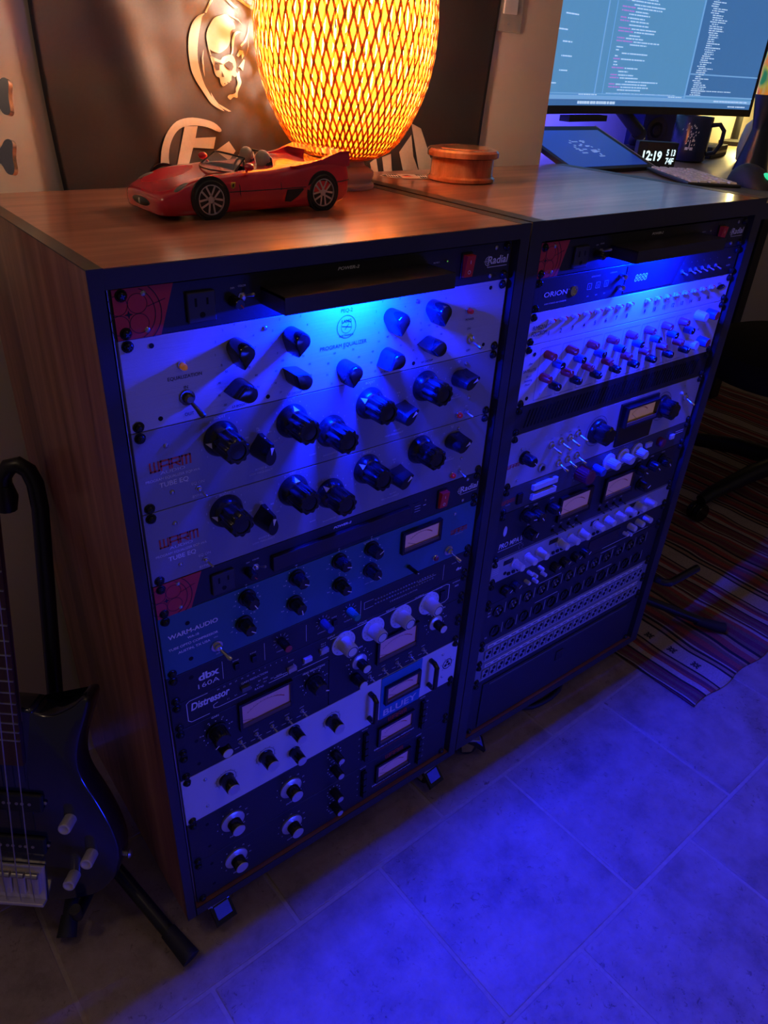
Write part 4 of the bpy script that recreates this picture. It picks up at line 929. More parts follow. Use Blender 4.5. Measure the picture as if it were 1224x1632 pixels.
SP = [(0.036, 0.0345), (0.049, 0.0365), (0.062, 0.043), (0.074, 0.054), (0.087, 0.073), (0.1010, 0.100), (0.1115, 0.130), (0.1165, 0.160), (0.1178, 0.190), (0.1158, 0.222), (0.1095, 0.258), (0.098, 0.292), (0.083, 0.320), (0.066, 0.338)]
def strip_mesh(tw, dr, w, nm, bm_):
    mb = MB(); n = len(SP); rows = []
    S = []; acc = 0
    for i, (r, z) in enumerate(SP):
        if i: acc += math.hypot(r - SP[i - 1][0], z - SP[i - 1][1])
        S.append(acc)
    A = [0.0]
    for i in range(1, n):   # constant lean on the surface
        rm = (SP[i][0] + SP[i - 1][0]) / 2; A.append(A[-1] + (S[i] - S[i - 1]) * tw / max(rm, 0.062))
    for i, (r, z) in enumerate(SP):
        z += 0.004; wr = (r + dr) ; ww = w / wr / 2 * min(1.0, 0.55 + 0.45 * r / 0.115)
        c = []
        for sgn in (-1, 1):
            t = A[i] + sgn * ww; c.append(mb.b.verts.new((wr * math.cos(t), wr * math.sin(t), z)))
        rows.append(c)
    for a, c in zip(rows, rows[1:]): mb.b.faces.new((a[0], a[1], c[1], c[0]))
    return mb.mesh(nm, bm_, True)
for tw, dr, w, nm, NS, m_ in ((0.31, 0.0014, 0.0034, 'bamboo_strip', 70, bamboo_dark), (-0.31, 0.0002, 0.0034, 'bamboo_strip', 70, bamboo_dark), (0.10, -0.0052, 0.0108, 'inner_strip', 54, bamboo)):
    me = strip_mesh(tw, dr, w, nm, m_)
    for i in range(NS): obj(nm, me, lp, (0, 0, 0), (0, 0, 2 * PI * (i + random.uniform(-0.06, 0.06)) / NS))
obj('shade_ring', MB().lathe([(0.035, 0.0370), (0.039, 0.0370), (0.039, 0.0400), (0.035, 0.0400)], 40, cap0=False, cap1=False).mesh('shade_ring', bamboo, True), lp)
obj('top_ring', MB().lathe([(0.063, 0.340), (0.068, 0.340), (0.068, 0.345), (0.063, 0.345)], 40, cap0=False, cap1=False).mesh('top_ring', bamboo, True), lp)

# ---- red model sports car
car_red = pm('red_car_paint', (0.62, 0.014, 0.028), 0.26, var=0.05, coat=1.0)
car_black = pm('satin_black_trim', (0.012, 0.012, 0.014), 0.35)
car = thing('model_car', 'red open-top model sports car with silver star wheels on the left rack', 'model car', (0.2360, 0.2050, TOP1), 0.03)
car.scale = (0.965, 0.965, 0.965)
ST = [  # x, zb, hw_b, hw, z_mid, hw_sh, z_sh, hw_in, z_in, z_c
 (0, 6, 36, 38, 14, 35, 21, 18, 23, 23), (2.5, 4.5, 43, 45, 14, 41, 23.5, 20, 25.5, 25.5), (8, 4, 48, 50, 15, 45, 27, 24, 27.5, 27), (20, 4, 52, 54, 17, 48, 31.5, 28, 29.5, 28.5), (38, 4, 54.5, 56.5, 20, 50, 40, 30, 33, 31.5),
 (60, 4.5, 55, 57.5, 24, 50, 45.5, 30, 37, 35.5), (84, 4.5, 55, 57, 24, 49, 46.5, 33, 42, 41.5), (102, 4.5, 54.5, 56, 24, 49, 46.5, 37, 45.5, 46), (104, 4.5, 54.5, 56, 24, 49, 46.5, 38, 46, 46.2),
 (128, 4.5, 54.5, 56.5, 25.5, 49, 47, 39, 47, 46), (152, 4.5, 55, 57, 26, 49, 48.5, 38, 49, 49), (154, 4.5, 55, 57, 26, 49, 49, 37, 50, 52), (172, 4.5, 56, 58, 28, 50, 51.5, 34, 53, 55), (200, 4.5, 56.5, 58.5, 30, 51, 55.5, 32, 52, 53),
 (226, 5, 56, 58.5, 30, 51, 56, 32, 52, 51), (252, 8, 54, 57, 30, 50, 55, 34, 51.5, 50), (261, 11, 52, 55, 32, 48.5, 54, 34, 50.5, 49.5), (263, 13, 51, 53.5, 32, 48, 53, 34, 50, 49)]
CL = 0.263
def cx(x): return (60 - (60 - x) * 0.94 if x < 60 else (210.5 + (x - 210.5) * 0.80 if x > 210.5 else x)) / 1000 - CL / 2
def car_ring(s):
    x, zb, hb, hw, zm, hs, zs, hi, zi, zc = s
    h = [(0, zb), (hb * 0.9, zb), (hb, zb + 0.8), (hw, zm), ((hw * 0.7 + hs * 0.3), zm * 0.45 + zs * 0.55), (hs, zs), (hi, zi), (0, zc)]
    P = [(cx(x), -y / 1000, z / 1000) for y, z in h] + [(cx(x), y / 1000, z / 1000) for y, z in h[-2:0:-1]]
    return P
mb = MB(); R_ = [[mb.b.verts.new(q) for q in car_ring(s)] for s in ST]; n = 14
for k, (a, c) in enumerate(zip(R_, R_[1:])):
    for i in range(n):
        if 7 <= k <= 8 and i in (6, 7): continue
        mb.b.faces.new((a[i], a[(i + 1) % n], c[(i + 1) % n], c[i]))
mb.b.faces.new(list(reversed(R_[0]))); mb.b.faces.new(R_[-1])
bo = obj('body', mb.mesh('body', car_red, True), car)
for p_ in bo.data.polygons: p_.use_smooth = True
sm = bo.modifiers.new('smooth', 'SUBSURF'); sm.levels = 2; sm.render_levels = 2
def ell(mat, nm, c, r, parent=car, rot=(0, 0, 0), seg=16):
    mb = MB(); bmesh.ops.create_uvsphere(mb.b, u_segments=seg, v_segments=seg // 2, radius=1.0)
    bmesh.ops.transform(mb.b, matrix=Matrix.Diagonal((r[0], r[1], r[2], 1)), verts=mb.b.verts)
    return obj(nm, mb.mesh(nm, mat, True), parent, c, rot)
# cockpit
mb = MB(); mb.box(cx(99), cx(155), -0.0375, 0.0375, 0.016, 0.018); mb.box(cx(99), cx(100), -0.0375, 0.0375, 0.016, 0.042); mb.box(cx(154), cx(155), -0.0375, 0.0375, 0.016, 0.047); mb.box(cx(99), cx(155), -0.0385, -0.0375, 0.016, 0.0435); mb.box(cx(99), cx(155), 0.0375, 0.0385, 0.016, 0.0435)
mb.box(cx(101), cx(110), -0.036, 0.036, 0.034, 0.0435, 0.002)
obj('cockpit_tub', mb.mesh('cockpit_tub', car_black), car)
seat_beige = pm('beige_velour', (0.42, 0.36, 0.27), 0.85)
for sy in (-0.0185, 0.0185):
    mb = MB(); mb.rings([[(cx(x), sy + y * w, z) for y in (-1, -0.6, 0.6, 1)][:] + [(cx(x + 5), sy + y * w, z) for y in (1, 0.6, -0.6, -1)] for x, z, w in ((141, 0.020, 0.014), (145, 0.034, 0.0155), (148, 0.045, 0.0150), (150, 0.053, 0.011))])
    mb.box(cx(122), cx(143), sy - 0.0145, sy + 0.0145, 0.018, 0.026, 0.002)
    s_ = obj('seat', mb.mesh('seat', pm('black_leather', (0.02, 0.02, 0.022), 0.5), True), car)
    ell(seat_beige, 'headrest', (cx(151), sy, 0.0545), (0.0075, 0.0125, 0.0100), s_)
mb = MB(); mb.tube([(cx(155), -0.033, 0.046), (cx(155), -0.030, 0.056), (cx(155), -0.018, 0.0615), (cx(155), 0.018, 0.0615), (cx(155), 0.030, 0.056), (cx(155), 0.033, 0.046)], 0.0012, 8); obj('roll_bar', mb.mesh('roll_bar', car_black, True), car)
mb = MB(); mb.tube([(0.011 * math.cos(t) * 0.35 + cx(118), 0.011 * math.sin(t) - 0.0185, 0.046 + 0.011 * math.cos(t) * 0.93) for t in [2 * PI * i / 20 for i in range(21)]], 0.0013, 6); obj('steering_wheel', mb.mesh('steering_wheel', car_black, True), car)
# windshield
glass = bpy.data.materials.new('clear_glass'); nt, N, L, b_ = nodes_of(glass)
b_.inputs['Base Color'].default_value = (0.85, 0.86, 0.85, 1); b_.inputs['Roughness'].default_value = 0.03; b_.inputs['Alpha'].default_value = 0.26; b_.inputs['Specular IOR Level'].default_value = 0.8
nz = N.new('ShaderNodeTexNoise'); nz.inputs['Scale'].default_value = 20; mr = N.new('ShaderNodeMapRange'); mr.inputs[3].default_value = 0.02; mr.inputs[4].default_value = 0.05; L.new(nz.outputs[0], mr.inputs[0]); L.new(mr.outputs[0], b_.inputs['Roughness'])
lo = [(cx(100 - 15 * (1 - (y / 40.0) ** 2)), y / 1000, 0.0445) for y in range(-40, 41, 8)]; hi = [(cx(117 - 6 * (1 - (y / 40.0) ** 2)), y / 1000 * 0.86, 0.0580 + 0.0022 * (1 - (y / 40.0) ** 2)) for y in range(-40, 41, 8)]
mb = MB(); vv = [[mb.b.verts.new(q) for q in l] for l in (lo, [tuple((a + c) / 2 + (0, 0, 0.0012)[k] for k, (a, c) in enumerate(zip(p_, q))) for p_, q in zip(lo, hi)], hi)]
for a, c in zip(vv, vv[1:]):
    for i in range(len(a) - 1): mb.b.faces.new((a[i], a[i + 1], c[i + 1], c[i]))
ws = obj('windshield', mb.mesh('windshield', glass, True), car)
mb = MB(); mb.tube([lo[0], tuple((a + c) / 2 for a, c in zip(lo[0], hi[0]))] + hi + [tuple((a + c) / 2 for a, c in zip(lo[-1], hi[-1])), lo[-1]], 0.0011, 8); obj('windshield_frame', mb.mesh('windshield_frame', car_black, True), ws)
mb = MB(); mb.tube(lo, 0.0009, 6); obj('windshield_seal', mb.mesh('windshield_seal', car_black, True), ws)
# wheels
tyre_m = pm('tyre_rubber', (0.014, 0.014, 0.016), 0.6); rim_m = pm('silver_rim', (0.62, 0.62, 0.63), 0.28, 0.8)
tyre_me = MB().lathe([(0.0155, -0.0085), (0.0190, -0.0090), (0.0205, -0.0070), (0.0205, 0.0070), (0.0190, 0.0088), (0.0158, 0.0088), (0.0150, 0.0070), (0.0150, -0.0085)], 36, '-Y', cap0=False, cap1=False).mesh('wheel', tyre_m, True)
mb = MB(); mb.lathe([(0.0155, 0.0040), (0.0157, 0.0086), (0.0147, 0.0088), (0.0141, 0.0060), (0.0141, 0.0020)], 36, '-Y', cap0=False, cap1=False); mb.lathe([(0.0045, 0.002), (0.0042, 0.0070), (0.0034, 0.0078), (0.0005, 0.0078)], 16, '-Y')
for k in range(5):
    for sgn in (-1, 1):
        t = 2 * PI * k / 5 + PI / 2; M_ = Matrix.Rotation(t, 4, 'Y')
        mb.prism([(0.0026, sgn * 0.0010), (0.0026, sgn * 0.0030), (0.0146, sgn * 0.0048), (0.0146, sgn * 0.0026)], 0.0040, 0.0076, '-Y', M_)
rim_me = mb.mesh('rim', rim_m, False)
disc_me = MB().lathe([(0.0150, 0.0005), (0.0150, 0.0015)], 24, '-Y').mesh('brake_disc', car_black)
for wx in (60, 210.5):
    for sgn in (-1, 1):
        w = obj('wheel', tyre_me, car, (cx(wx), sgn * 0.0502, 0.0205), (0, 0, 0 if sgn < 0 else PI)); obj('rim', rim_me, w); obj('brake_disc', disc_me, w)
        obj('wheel_arch', MB().lathe([(0.0232, 0.0), (0.0232, 0.0025)], 32, '-Y').mesh('wheel_arch', car_black), car, (cx(wx), sgn * 0.0550, 0.0215), (0, 0, 0 if sgn < 0 else PI))
# tail fin and wing
mb = MB()
FN = [(170, 50), (192, 52.5), (212, 56), (230, 60.5), (245, 63.5), (263, 63.8), (265, 58), (264, 48), (230, 46), (190, 46)]
for sgn in (-1, 1): mb.prism([(cx(x), z / 1000) for x, z in FN], sgn * 0.0465, sgn * 0.0525, '-Y')
mb.prism([(cx(x), z / 1000) for x, z in ((232, 61.0), (246, 64.4), (264, 64.4), (265, 61.8), (250, 61.4))], -0.0525, 0.0525, '-Y')
obj('rear_wing', mb.mesh('rear_wing', car_red, False), car)
mb = MB(); mb.box(cx(262.5), cx(264), -0.044, 0.044, 0.034, 0.046, 0.001); obj('tail_panel', mb.mesh('tail_panel', car_black), car)
# trim
head_m = pm('grey_headlamp_cover', (0.22, 0.18, 0.16), 0.08, spec=0.8)
for sgn in (-1, 1):
    ell(head_m, 'headlight', (cx(31), sgn * 0.0455, 0.0315), (0.0125, 0.0048, 0.0042), rot=(sgn * -0.35, -0.36, sgn * -0.12))
    ell(car_black, 'hood_vent', (cx(46), sgn * 0.0290, 0.0325), (0.0140, 0.0042, 0.0016), rot=(sgn * -0.15, -0.16, sgn * -0.35))
    ell(car_black, 'brake_duct', (cx(6.5), sgn * 0.0330, 0.0125), (0.003, 0.0065, 0.0028), rot=(0, 0, sgn * -0.55))
    m_ = ell(car_red, 'wing_mirror', (cx(111), sgn * 0.0545, 0.0515), (0.0055, 0.0065, 0.0042))
    obj('mirror_stalk', MB().tube([(0, -sgn * 0.003, -0.002), (0.002, -sgn * 0.010, -0.006)], 0.0014, 6).mesh('mirror_stalk', car_red), m_)
    P = [(156, 13.5), (160, 26), (185, 27), (174, 18), (164, 12.5)]
    obj('side_intake', MB().prism([(cx(x), z / 1000) for x, z in P], -sgn * 0.0562, -sgn * 0.0574, '-Y').mesh('side_intake', car_black), car)
ell(car_black, 'grille', (cx(0.6), 0, 0.0150), (0.0028, 0.0230, 0.0046))
ell(pm('silver_emblem', (0.7, 0.7, 0.68), 0.3, 0.8), 'nose_emblem', (cx(-2.0), 0.0, 0.0150), (0.0006, 0.0022, 0.0032))
bd = obj('badge', MB().prism([(-0.0026, 0.0035), (0.0026, 0.0035), (0.0024, -0.0012), (0, -0.0038), (-0.0024, -0.0012)], 0, 0.0006).mesh('badge', pm('yellow_shield', (0.62, 0.42, 0.06), 0.4)), car, (cx(89), -0.0554, 0.0335), (0.20, 0, 0), label='yellow shield badge')
obj('badge_mark', MB().prism([(-0.0006, 0.0022), (0.0010, 0.0024), (0.0007, 0.0006), (0.0011, -0.0018), (0, -0.0008), (-0.0008, -0.0022), (-0.0011, 0.0002)], 0.0006, 0.0008).mesh('badge_mark', black_print), bd)
def seam(pts, r=0.00045):
    mb = MB(); mb.tube([(cx(x), y / 1000, z / 1000) for x, y, z in pts], r, 6); obj('panel_seam', mb.mesh('panel_seam', car_black), car)
seam([(97, -46.5, 45.2), (97.5, -51, 39.5), (98, -55.0, 32), (98, -55.6, 25), (99, -54.6, 16), (101, -53.4, 12.5)]); seam([(152, -47.5, 47.2), (152, -52.4, 40), (152, -55.6, 32), (152, -56.2, 26)]); seam([(101, -53.5, 12.5), (130, -53.8, 12), (152, -54.4, 12.5)])
seam([(84, -56.6, 27), (98, -55.6, 27), (125, -55.7, 27), (152, -56.3, 27.2), (186, -57.4, 28)]); seam([(9, -45.5, 18), (22, -51.6, 18.5), (37, -55.2, 20)]); seam([(186, -49, 51.2), (186, -54, 43), (186, -57, 34)]); seam([(232, -57.8, 31), (250, -56.6, 32), (262, -54, 33)])
for y in (40,): seam([(86, -y, 44.6), (70, -39, 41.5), (52, -38, 36), (24, -30, 28.6)], 0.0003)

# ---- round wooden box and sticker on the right rack
burl = wood('reddish_burl', (22, 22, 9), [(0.3, (0.16, 0.045, 0.018)), (0.5, (0.34, 0.11, 0.04)), (0.7, (0.5, 0.2, 0.08))], 0.22, 0.7)
bx = thing('wooden_box', 'round reddish wooden box with a lid beside the woven lamp', 'box', (0.676, 0.302, TOP1 + 0.0))
obj('box_body', MB().lathe([(0.0510, 0), (0.0535, 0.002), (0.0535, 0.006), (0.0500, 0.0085), (0.0490, 0.012), (0.0490, 0.034)], 48).mesh('box_body', burl, True), bx)
obj('lid', MB().lathe([(0.0535, 0.034), (0.0560, 0.0355), (0.0560, 0.0425), (0.0535, 0.0455), (0.0440, 0.0470), (0.0430, 0.0478), (0.0001, 0.0482)], 48).mesh('lid', burl, True), bx)
stc = thing('sticker', 'pale oval sticker with black and red print lying by the wooden box', 'sticker', (0.612, 0.3585, TOP1 + 0.0002), -0.42)
P = [(0.044 * math.cos(t), 0.0235 * math.sin(t) * (1 + 0.18 * math.cos(t))) for t in [2 * PI * i / 40 for i in range(40)]]
obj('sticker_base', MB().prism(P, 0, 0.0006, 'Z').mesh('sticker_base', pm('cream_sticker', (0.55, 0.47, 0.40), 0.4)), stc)
P2 = [(x * 0.92, y * 0.90) for x, y in P]
mb = MB(); mb.prism([q for q in P2 if q[0] < -0.012], 0.0006, 0.0008, 'Z'); mb.prism([q for q in P2 if q[0] > 0.014], 0.0006, 0.0008, 'Z'); mb.prism([(-0.006, 0.008), (0.004, 0.012), (0.008, 0.004), (-0.002, 0.002)], 0.0006, 0.0008, 'Z')
obj('black_print', mb.mesh('black_print', black_print), stc, label='black print')
mb = MB(); mb.prism([(-0.010, -0.004), (0.000, -0.008), (0.010, -0.003), (0.003, 0.003)], 0.0006, 0.0009, 'Z'); obj('red_print', mb.mesh('red_print', red_print), stc, label='red print')
mb = MB()
for k in range(5): mb.prism([(-0.034 + k * 0.004, -0.009), (-0.032 + k * 0.004, -0.009), (-0.031 + k * 0.004, 0.008), (-0.033 + k * 0.004, 0.008)], 0.0008, 0.001, 'Z'); mb.prism([(0.018 + k * 0.004, -0.010), (0.0195 + k * 0.004, -0.010), (0.021 + k * 0.004, 0.008), (0.019 + k * 0.004, 0.008)], 0.0008, 0.001, 'Z')
obj('white_print', mb.mesh('white_print', white_print), stc, label='white letter strokes')

# ================================================================== on the wall
def fold(x, z):
    return 0.0022 * math.sin(26 * (x - 0.42 * z) + 1.3) + 0.0080 * math.exp(-((x - 0.17 - 0.30 * (1.25 - z)) / 0.030) ** 2) + 0.0018 * math.sin(11 * (x + 0.2 * z))
def FY(x, z): return WY(x) - 0.0105 - fold(x, z)
mb = MB(); nx, nzz = 110, 60; g = []
for j in range(nzz + 1):
    z = 0.86 + 0.92 * j / nzz; row = []
    xa = 0.100 - 0.006 * math.sin((z - 0.97) * 9) ; xb = 0.851 + 0.08 * (z - 1.0)
    for i in range(nx + 1):
        x = xa + (xb - xa) * i / nx; row.append(mb.b.verts.new((x, FY(x, z), z)))
    g.append(row)
for a, c in zip(g, g[1:]):
    for i in range(nx): mb.b.faces.new((a[i], a[i + 1], c[i + 1], c[i]))
flag_cloth = pm('black_flag_satin', (0.030, 0.026, 0.027), 0.48, var=0.15, scale=300, stretch=(1, 1, 1), bump=0.05, spec=0.5)
fl = thing('flag', 'black cloth flag with cream hooded skull print hanging on the wall', 'flag', (0.47, WY(0.47) - 0.01, 0.86))
inv = Matrix.Translation((-0.47, -(WY(0.47) - 0.01), -0.86))
def shift(mb): bmesh.ops.transform(mb.b, matrix=inv, verts=mb.b.verts); return mb
fc = obj('cloth', shift(mb).mesh('cloth', flag_cloth, True), fl)
md = fc.modifiers.new('thick', 'SOLIDIFY'); md.thickness = 0.0008; md.offset = 1
PRINT_LIGHT = [[[.3131,1.1753],[.3047,1.1727],[.2965,1.1664],[.2907,1.1569],[.2876,1.1466],[.2863,1.1338],[.2869,1.1227],[.289,1.1106],[.2947,1.0993],[.3028,1.0887],[.309,1.0807],[.3153,1.0734],[.3243,1.0679],[.3353,1.0638],[.3269,1.0707],[.3192,1.0781],[.3119,1.088],[.3069,1.096],[.3027,1.1075],[.2998,1.1189],[.2992,1.1301],[.3008,1.1422],[.3036,1.1542],[.3073,1.1654],[.3096,1.1722]],[[.3158,1.0863],[.3216,1.0781],[.327,1.0726],[.3351,1.0689],[.3456,1.0638],[.3419,1.0633],[.3326,1.067],[.3236,1.0735],[.3171,1.0808]],[[.3199,1.1636],[.3266,1.1712],[.3359,1.1748],[.3451,1.1767],[.3516,1.1716],[.3565,1.1668],[.3579,1.1617],[.3531,1.1601],[.35,1.156],[.3494,1.1482],[.346,1.141],[.3387,1.1354],[.3316,1.1324],[.3237,1.1338],[.3182,1.1362],[.3153,1.1421],[.3137,1.1497],[.3154,1.1566]],[[.3187,1.1284],[.3265,1.1261],[.3333,1.1246],[.337,1.1283],[.3442,1.1308],[.3512,1.1311],[.3556,1.1254],[.3569,1.1183],[.356,1.1128],[.3581,1.1092],[.3543,1.1055],[.3496,1.1072],[.348,1.1007],[.3431,1.0978],[.3357,1.094],[.3318,1.0976],[.3306,1.1039],[.326,1.1056],[.323,1.1108],[.3218,1.1179],[.3194,1.1231]],[[.3567,1.1046],[.3581,1.0982],[.3546,1.0917],[.3543,1.087],[.3494,1.0846],[.3445,1.084],[.3413,1.0812],[.3453,1.078],[.3504,1.0813],[.3564,1.0805],[.3574,1.0871],[.3621,1.0955],[.3636,1.1002],[.3616,1.1066],[.3613,1.1121],[.3589,1.1111]],[[.3583,1.1309],[.3629,1.1374],[.3682,1.1367],[.3697,1.1314],[.3664,1.1268],[.3656,1.133],[.3606,1.1292]],[[.3598,1.1166],[.3688,1.1269],[.3706,1.126],[.3668,1.1132],[.3623,1.1176]],[[.3682,1.1579],[.36,1.1588],[.3539,1.1536],[.3515,1.1448],[.3516,1.1369],[.3495,1.1314],[.3526,1.1334],[.3551,1.145],[.3573,1.1529],[.3623,1.1567]],[[.379,1.1699],[.3766,1.1584],[.3713,1.1493],[.3644,1.1428],[.366,1.1411],[.3736,1.1477],[.3783,1.1585]],[[.3774,1.1514],[.3775,1.1425],[.3727,1.1311],[.3755,1.1388]],[[.3451,1.1771],[.3542,1.1756],[.3632,1.1723],[.3693,1.1662],[.3631,1.1706],[.354,1.1739]],[[.3086,1.1357],[.3054,1.1252],[.306,1.1129],[.3081,1.1041],[.3079,1.1148],[.3073,1.1253]],[[.3221,1.1904],[.3163,1.1809],[.3132,1.1762],[.316,1.1763],[.3186,1.1811],[.3265,1.1907]],[[.3445,1.1929],[.3515,1.1876],[.3582,1.1839],[.3634,1.1851],[.3584,1.1873],[.3508,1.1934]],[[.3611,1.1942],[.3724,1.1892],[.3839,1.1844],[.384,1.1879],[.3759,1.1903],[.3692,1.1948]],[[.3136,1.1489],[.3155,1.1378],[.3182,1.1292],[.3197,1.1295],[.3168,1.1396],[.315,1.1498]],[[.3287,1.0413],[.3177,1.0499],[.2984,1.0547],[.2792,1.0557],[.26,1.0515],[.2448,1.0405],[.2355,1.0264],[.2313,1.0107],[.2309,.9921],[.2461,.9807],[.2501,.9887],[.2442,.993],[.2421,1.0078],[.246,1.0236],[.2553,1.0365],[.2686,1.0443],[.2879,1.0463],[.3073,1.0441],[.3251,1.0381]],[[.2725,1.0455],[.2927,1.0455],[.2881,1.0309],[.3196,1.0317],[.3151,1.017],[.2831,1.019],[.2703,.9907],[.2501,.9887]],[[.3182,1.0142],[.3396,1.0262],[.3492,1.0136],[.3379,1.0012]],[[.3486,1.0037],[.3636,1.0184],[.37,1.006],[.3552,.9964]],[[.5954,.9912],[.608,.9982],[.6137,.9742],[.6005,.9756]],[[.6201,.9988],[.6384,1.0037],[.6431,.9747],[.6251,.9747]],[[.6562,1.0058],[.6813,1.0317],[.6889,.9987],[.7056,.9731],[.6678,.9744]],[[.6798,1.0486],[.7026,1.0408],[.7383,.9845],[.7377,.972],[.7056,.9731],[.6924,1.0113]],[[.7094,.973],[.7358,.9976],[.7468,.9875],[.7362,.972]]]
PRINT_DARK = [[[.3394,1.1212],[.3449,1.1241],[.3506,1.1217],[.3521,1.1172],[.3488,1.1126],[.3431,1.1151],[.3392,1.1186]],[[.3226,1.1202],[.3305,1.1187],[.3301,1.1129],[.3254,1.1123]],[[.3335,1.1121],[.3356,1.1085],[.3371,1.105],[.333,1.1049]],[[.3359,1.0972],[.3378,1.0982],[.3384,1.0959]],[[.3408,1.0987],[.3426,1.0995],[.3433,1.0971]],[[.345,1.1005],[.3469,1.1011],[.3472,1.0989]],[[.3228,1.1233],[.333,1.1214],[.3364,1.1198],[.3329,1.1192],[.3249,1.1207]]]
def smooth_poly(P, k=3):
    n = len(P); out = []
    for i in range(n):
        p0, p1, p2, p3 = (Vector(P[(i + q) % n]) for q in (-1, 0, 1, 2))
        for j in range(k):
            t = j / k
            out.append(tuple(0.5 * ((2 * p1) + (p2 - p0) * t + (2 * p0 - 5 * p1 + 4 * p2 - p3) * t * t + (3 * p1 - p0 - 3 * p2 + p3) * t ** 3)))
    return out
cream_print = pm('cream_flag_print', (0.52, 0.45, 0.34), 0.6, var=0.08, scale=200)
for nm, L_, m_, dy in (('cream_print', PRINT_LIGHT, cream_print, 0.0022), ('dark_print', PRINT_DARK, flag_cloth, 0.0036)):
    for P in L_:
        P = smooth_poly(P, 3) if len(P) > 9 else P
        mb = MB(); mb.poly([(x, FY(x, z) - dy, z) for x, z in P])
        obj(nm, shift(mb).mesh(nm, m_), fl, label='cream print' if nm == 'cream_print' else 'dark print')

sp = thing('light_switch', 'pale wall plate with a white rocker switch at the edge of the flag', 'light switch', (0.8965, WY(0.8965) - 0.0001, 1.184), math.atan(0.028))
pale_metal = pm('satin_wall_plate', (0.55, 0.52, 0.46), 0.4, 0.3)
obj('plate', MB().box(-0.034, 0.034, -0.0055, 0, 0.004, 0.122, 0.002).mesh('plate', pale_metal), sp)
obj('rocker', MB().box(-0.0165, 0.0165, -0.0085, -0.005, 0.030, 0.098, 0.001).mesh('rocker', white_knob), sp)
obj('screw', SCREW['small'], sp, (0, -0.0055, 0.016)); obj('screw', SCREW['small'], sp, (0, -0.0055, 0.112))

# ================================================================== bass guitar on its stand
bu, bv, bn = Vector((0.769, -0.639, -0.032)), Vector((0.165, 0.15, 0.975)), Vector((-0.618, -0.755, 0.221))
bv.normalize(); bu = (bu - bv * bu.dot(bv)).normalized(); bn = bu.cross(bv) * -1 if bu.cross(bv).dot(bn) < 0 else bu.cross(bv)
bg = thing('bass_guitar', 'black four-string bass guitar leaning in a stand left of the racks', 'bass guitar', (0, 0, 0))
P0 = Vector((-0.173, 0.127, Z0 - 0.88))
bg.matrix_world = Matrix.Translation(P0) @ Matrix((bu, bv, bn)).transposed().to_4x4()
blk_lacq = pm('midnight_lacquer', (0.010, 0.012, 0.026), 0.18, var=0.3, scale=400, coat=0.8)
OUTL = [(-8, 318), (2, 312), (24, 311), (48, 325), (64, 340), (74, 338), (71, 318), (59, 275), (55, 242), (61, 212), (81, 173), (99, 130), (107, 90), (100, 50), (78, 20), (45, 3), (5, -6), (-40, -10), (-90, -6), (-140, 12), (-172, 45), (-186, 95), (-178, 150), (-157, 205), (-143, 250), (-146, 300), (-160, 350), (-176, 395), (-168, 412), (-148, 408), (-124, 380), (-106, 345), (-94, 322), (-80, 318)]
OS = smooth_poly([(x / 1000, y / 1000) for x, y in OUTL], 4)
def inset(P, d):
    n = len(P); out = []
    for i in range(n):
        a, b, c = Vector(P[i - 1]), Vector(P[i]), Vector(P[(i + 1) % n]); t = (c - a).normalized(); out.append(tuple(b + Vector((t.y, -t.x)) * d))
    return out
area = sum(OS[i - 1][0] * OS[i][1] - OS[i][0] * OS[i - 1][1] for i in range(len(OS)))
sg = 1 if area < 0 else -1
mb = MB(); mb.rings([[(x, y, z) for x, y in inset(OS, sg * d)] for d, z in ((0.006, -0.042), (0.002, -0.040), (0, -0.036), (0, -0.006), (0.0018, -0.0018), (0.0045, 0.0))])
obj('body', mb.mesh('body', blk_lacq, True), bg)
neck_w = wood('neck_maple', (60, 4, 60), [(0.3, (0.16, 0.07, 0.03)), (0.7, (0.26, 0.12, 0.05))], 0.35, 0.4)
fb_w = wood('rosewood', (80, 6, 60), [(0.3, (0.05, 0.018, 0.012)), (0.7, (0.10, 0.036, 0.024))], 0.45, 0.1)
def uc(t): return -0.041 - 0.008 * (t - 0.06) / 0.864
def hwid(t): return 0.0315 - 0.0105 * (t - 0.06) / 0.864
rs = []
for t in (0.30, 0.34, 0.6, 0.93):
    c, w = uc(t), hwid(t); rs.append([(c - w, t, 0.006), (c - w, t, 0.0), (c - w * 0.7, t, -0.010), (c, t, -0.0145), (c + w * 0.7, t, -0.010), (c + w, t, 0.0), (c + w, t, 0.006)])
obj('neck', MB().rings(rs).mesh('neck', neck_w, True), bg)
rs = []
for t in (0.236, 0.6, 0.925):
    c, w = uc(t), hwid(t); rs.append([(c - w, t, 0.002), (c + w, t, 0.002), (c + w, t, 0.0095), (c + w * 0.5, t, 0.0105), (c - w * 0.5, t, 0.0105), (c - w, t, 0.0095)])
fb = obj('fretboard', MB().rings(rs).mesh('fretboard', fb_w, True), bg)
for k in range(1, 25):
    t = 0.060 + 0.864 * 2 ** (-k / 12.0)
    if t < 0.24: continue
    c, w = uc(t), hwid(t)
    obj('fret', MB().box(c - w, c + w, t - 0.0011, t + 0.0011, 0.0095, 0.0116).mesh('fret', steel), fb)
H = [(-0.070, 0.925), (-0.030, 0.925), (-0.018, 0.955), (-0.014, 1.00), (-0.018, 1.055), (-0.034, 1.075), (-0.062, 1.075), (-0.080, 1.055), (-0.084, 1.00), (-0.080, 0.955)]
hd = obj('headstock', MB().prism(H, -0.014, 0.001, 'Z').mesh('headstock', blk_lacq), bg)
obj('nut', MB().box(-0.070, -0.030, 0.922, 0.927, 0.002, 0.013).mesh('nut', white_knob), hd)
bronze = pm('dark_chrome', (0.62, 0.56, 0.52), 0.22, 1.0)
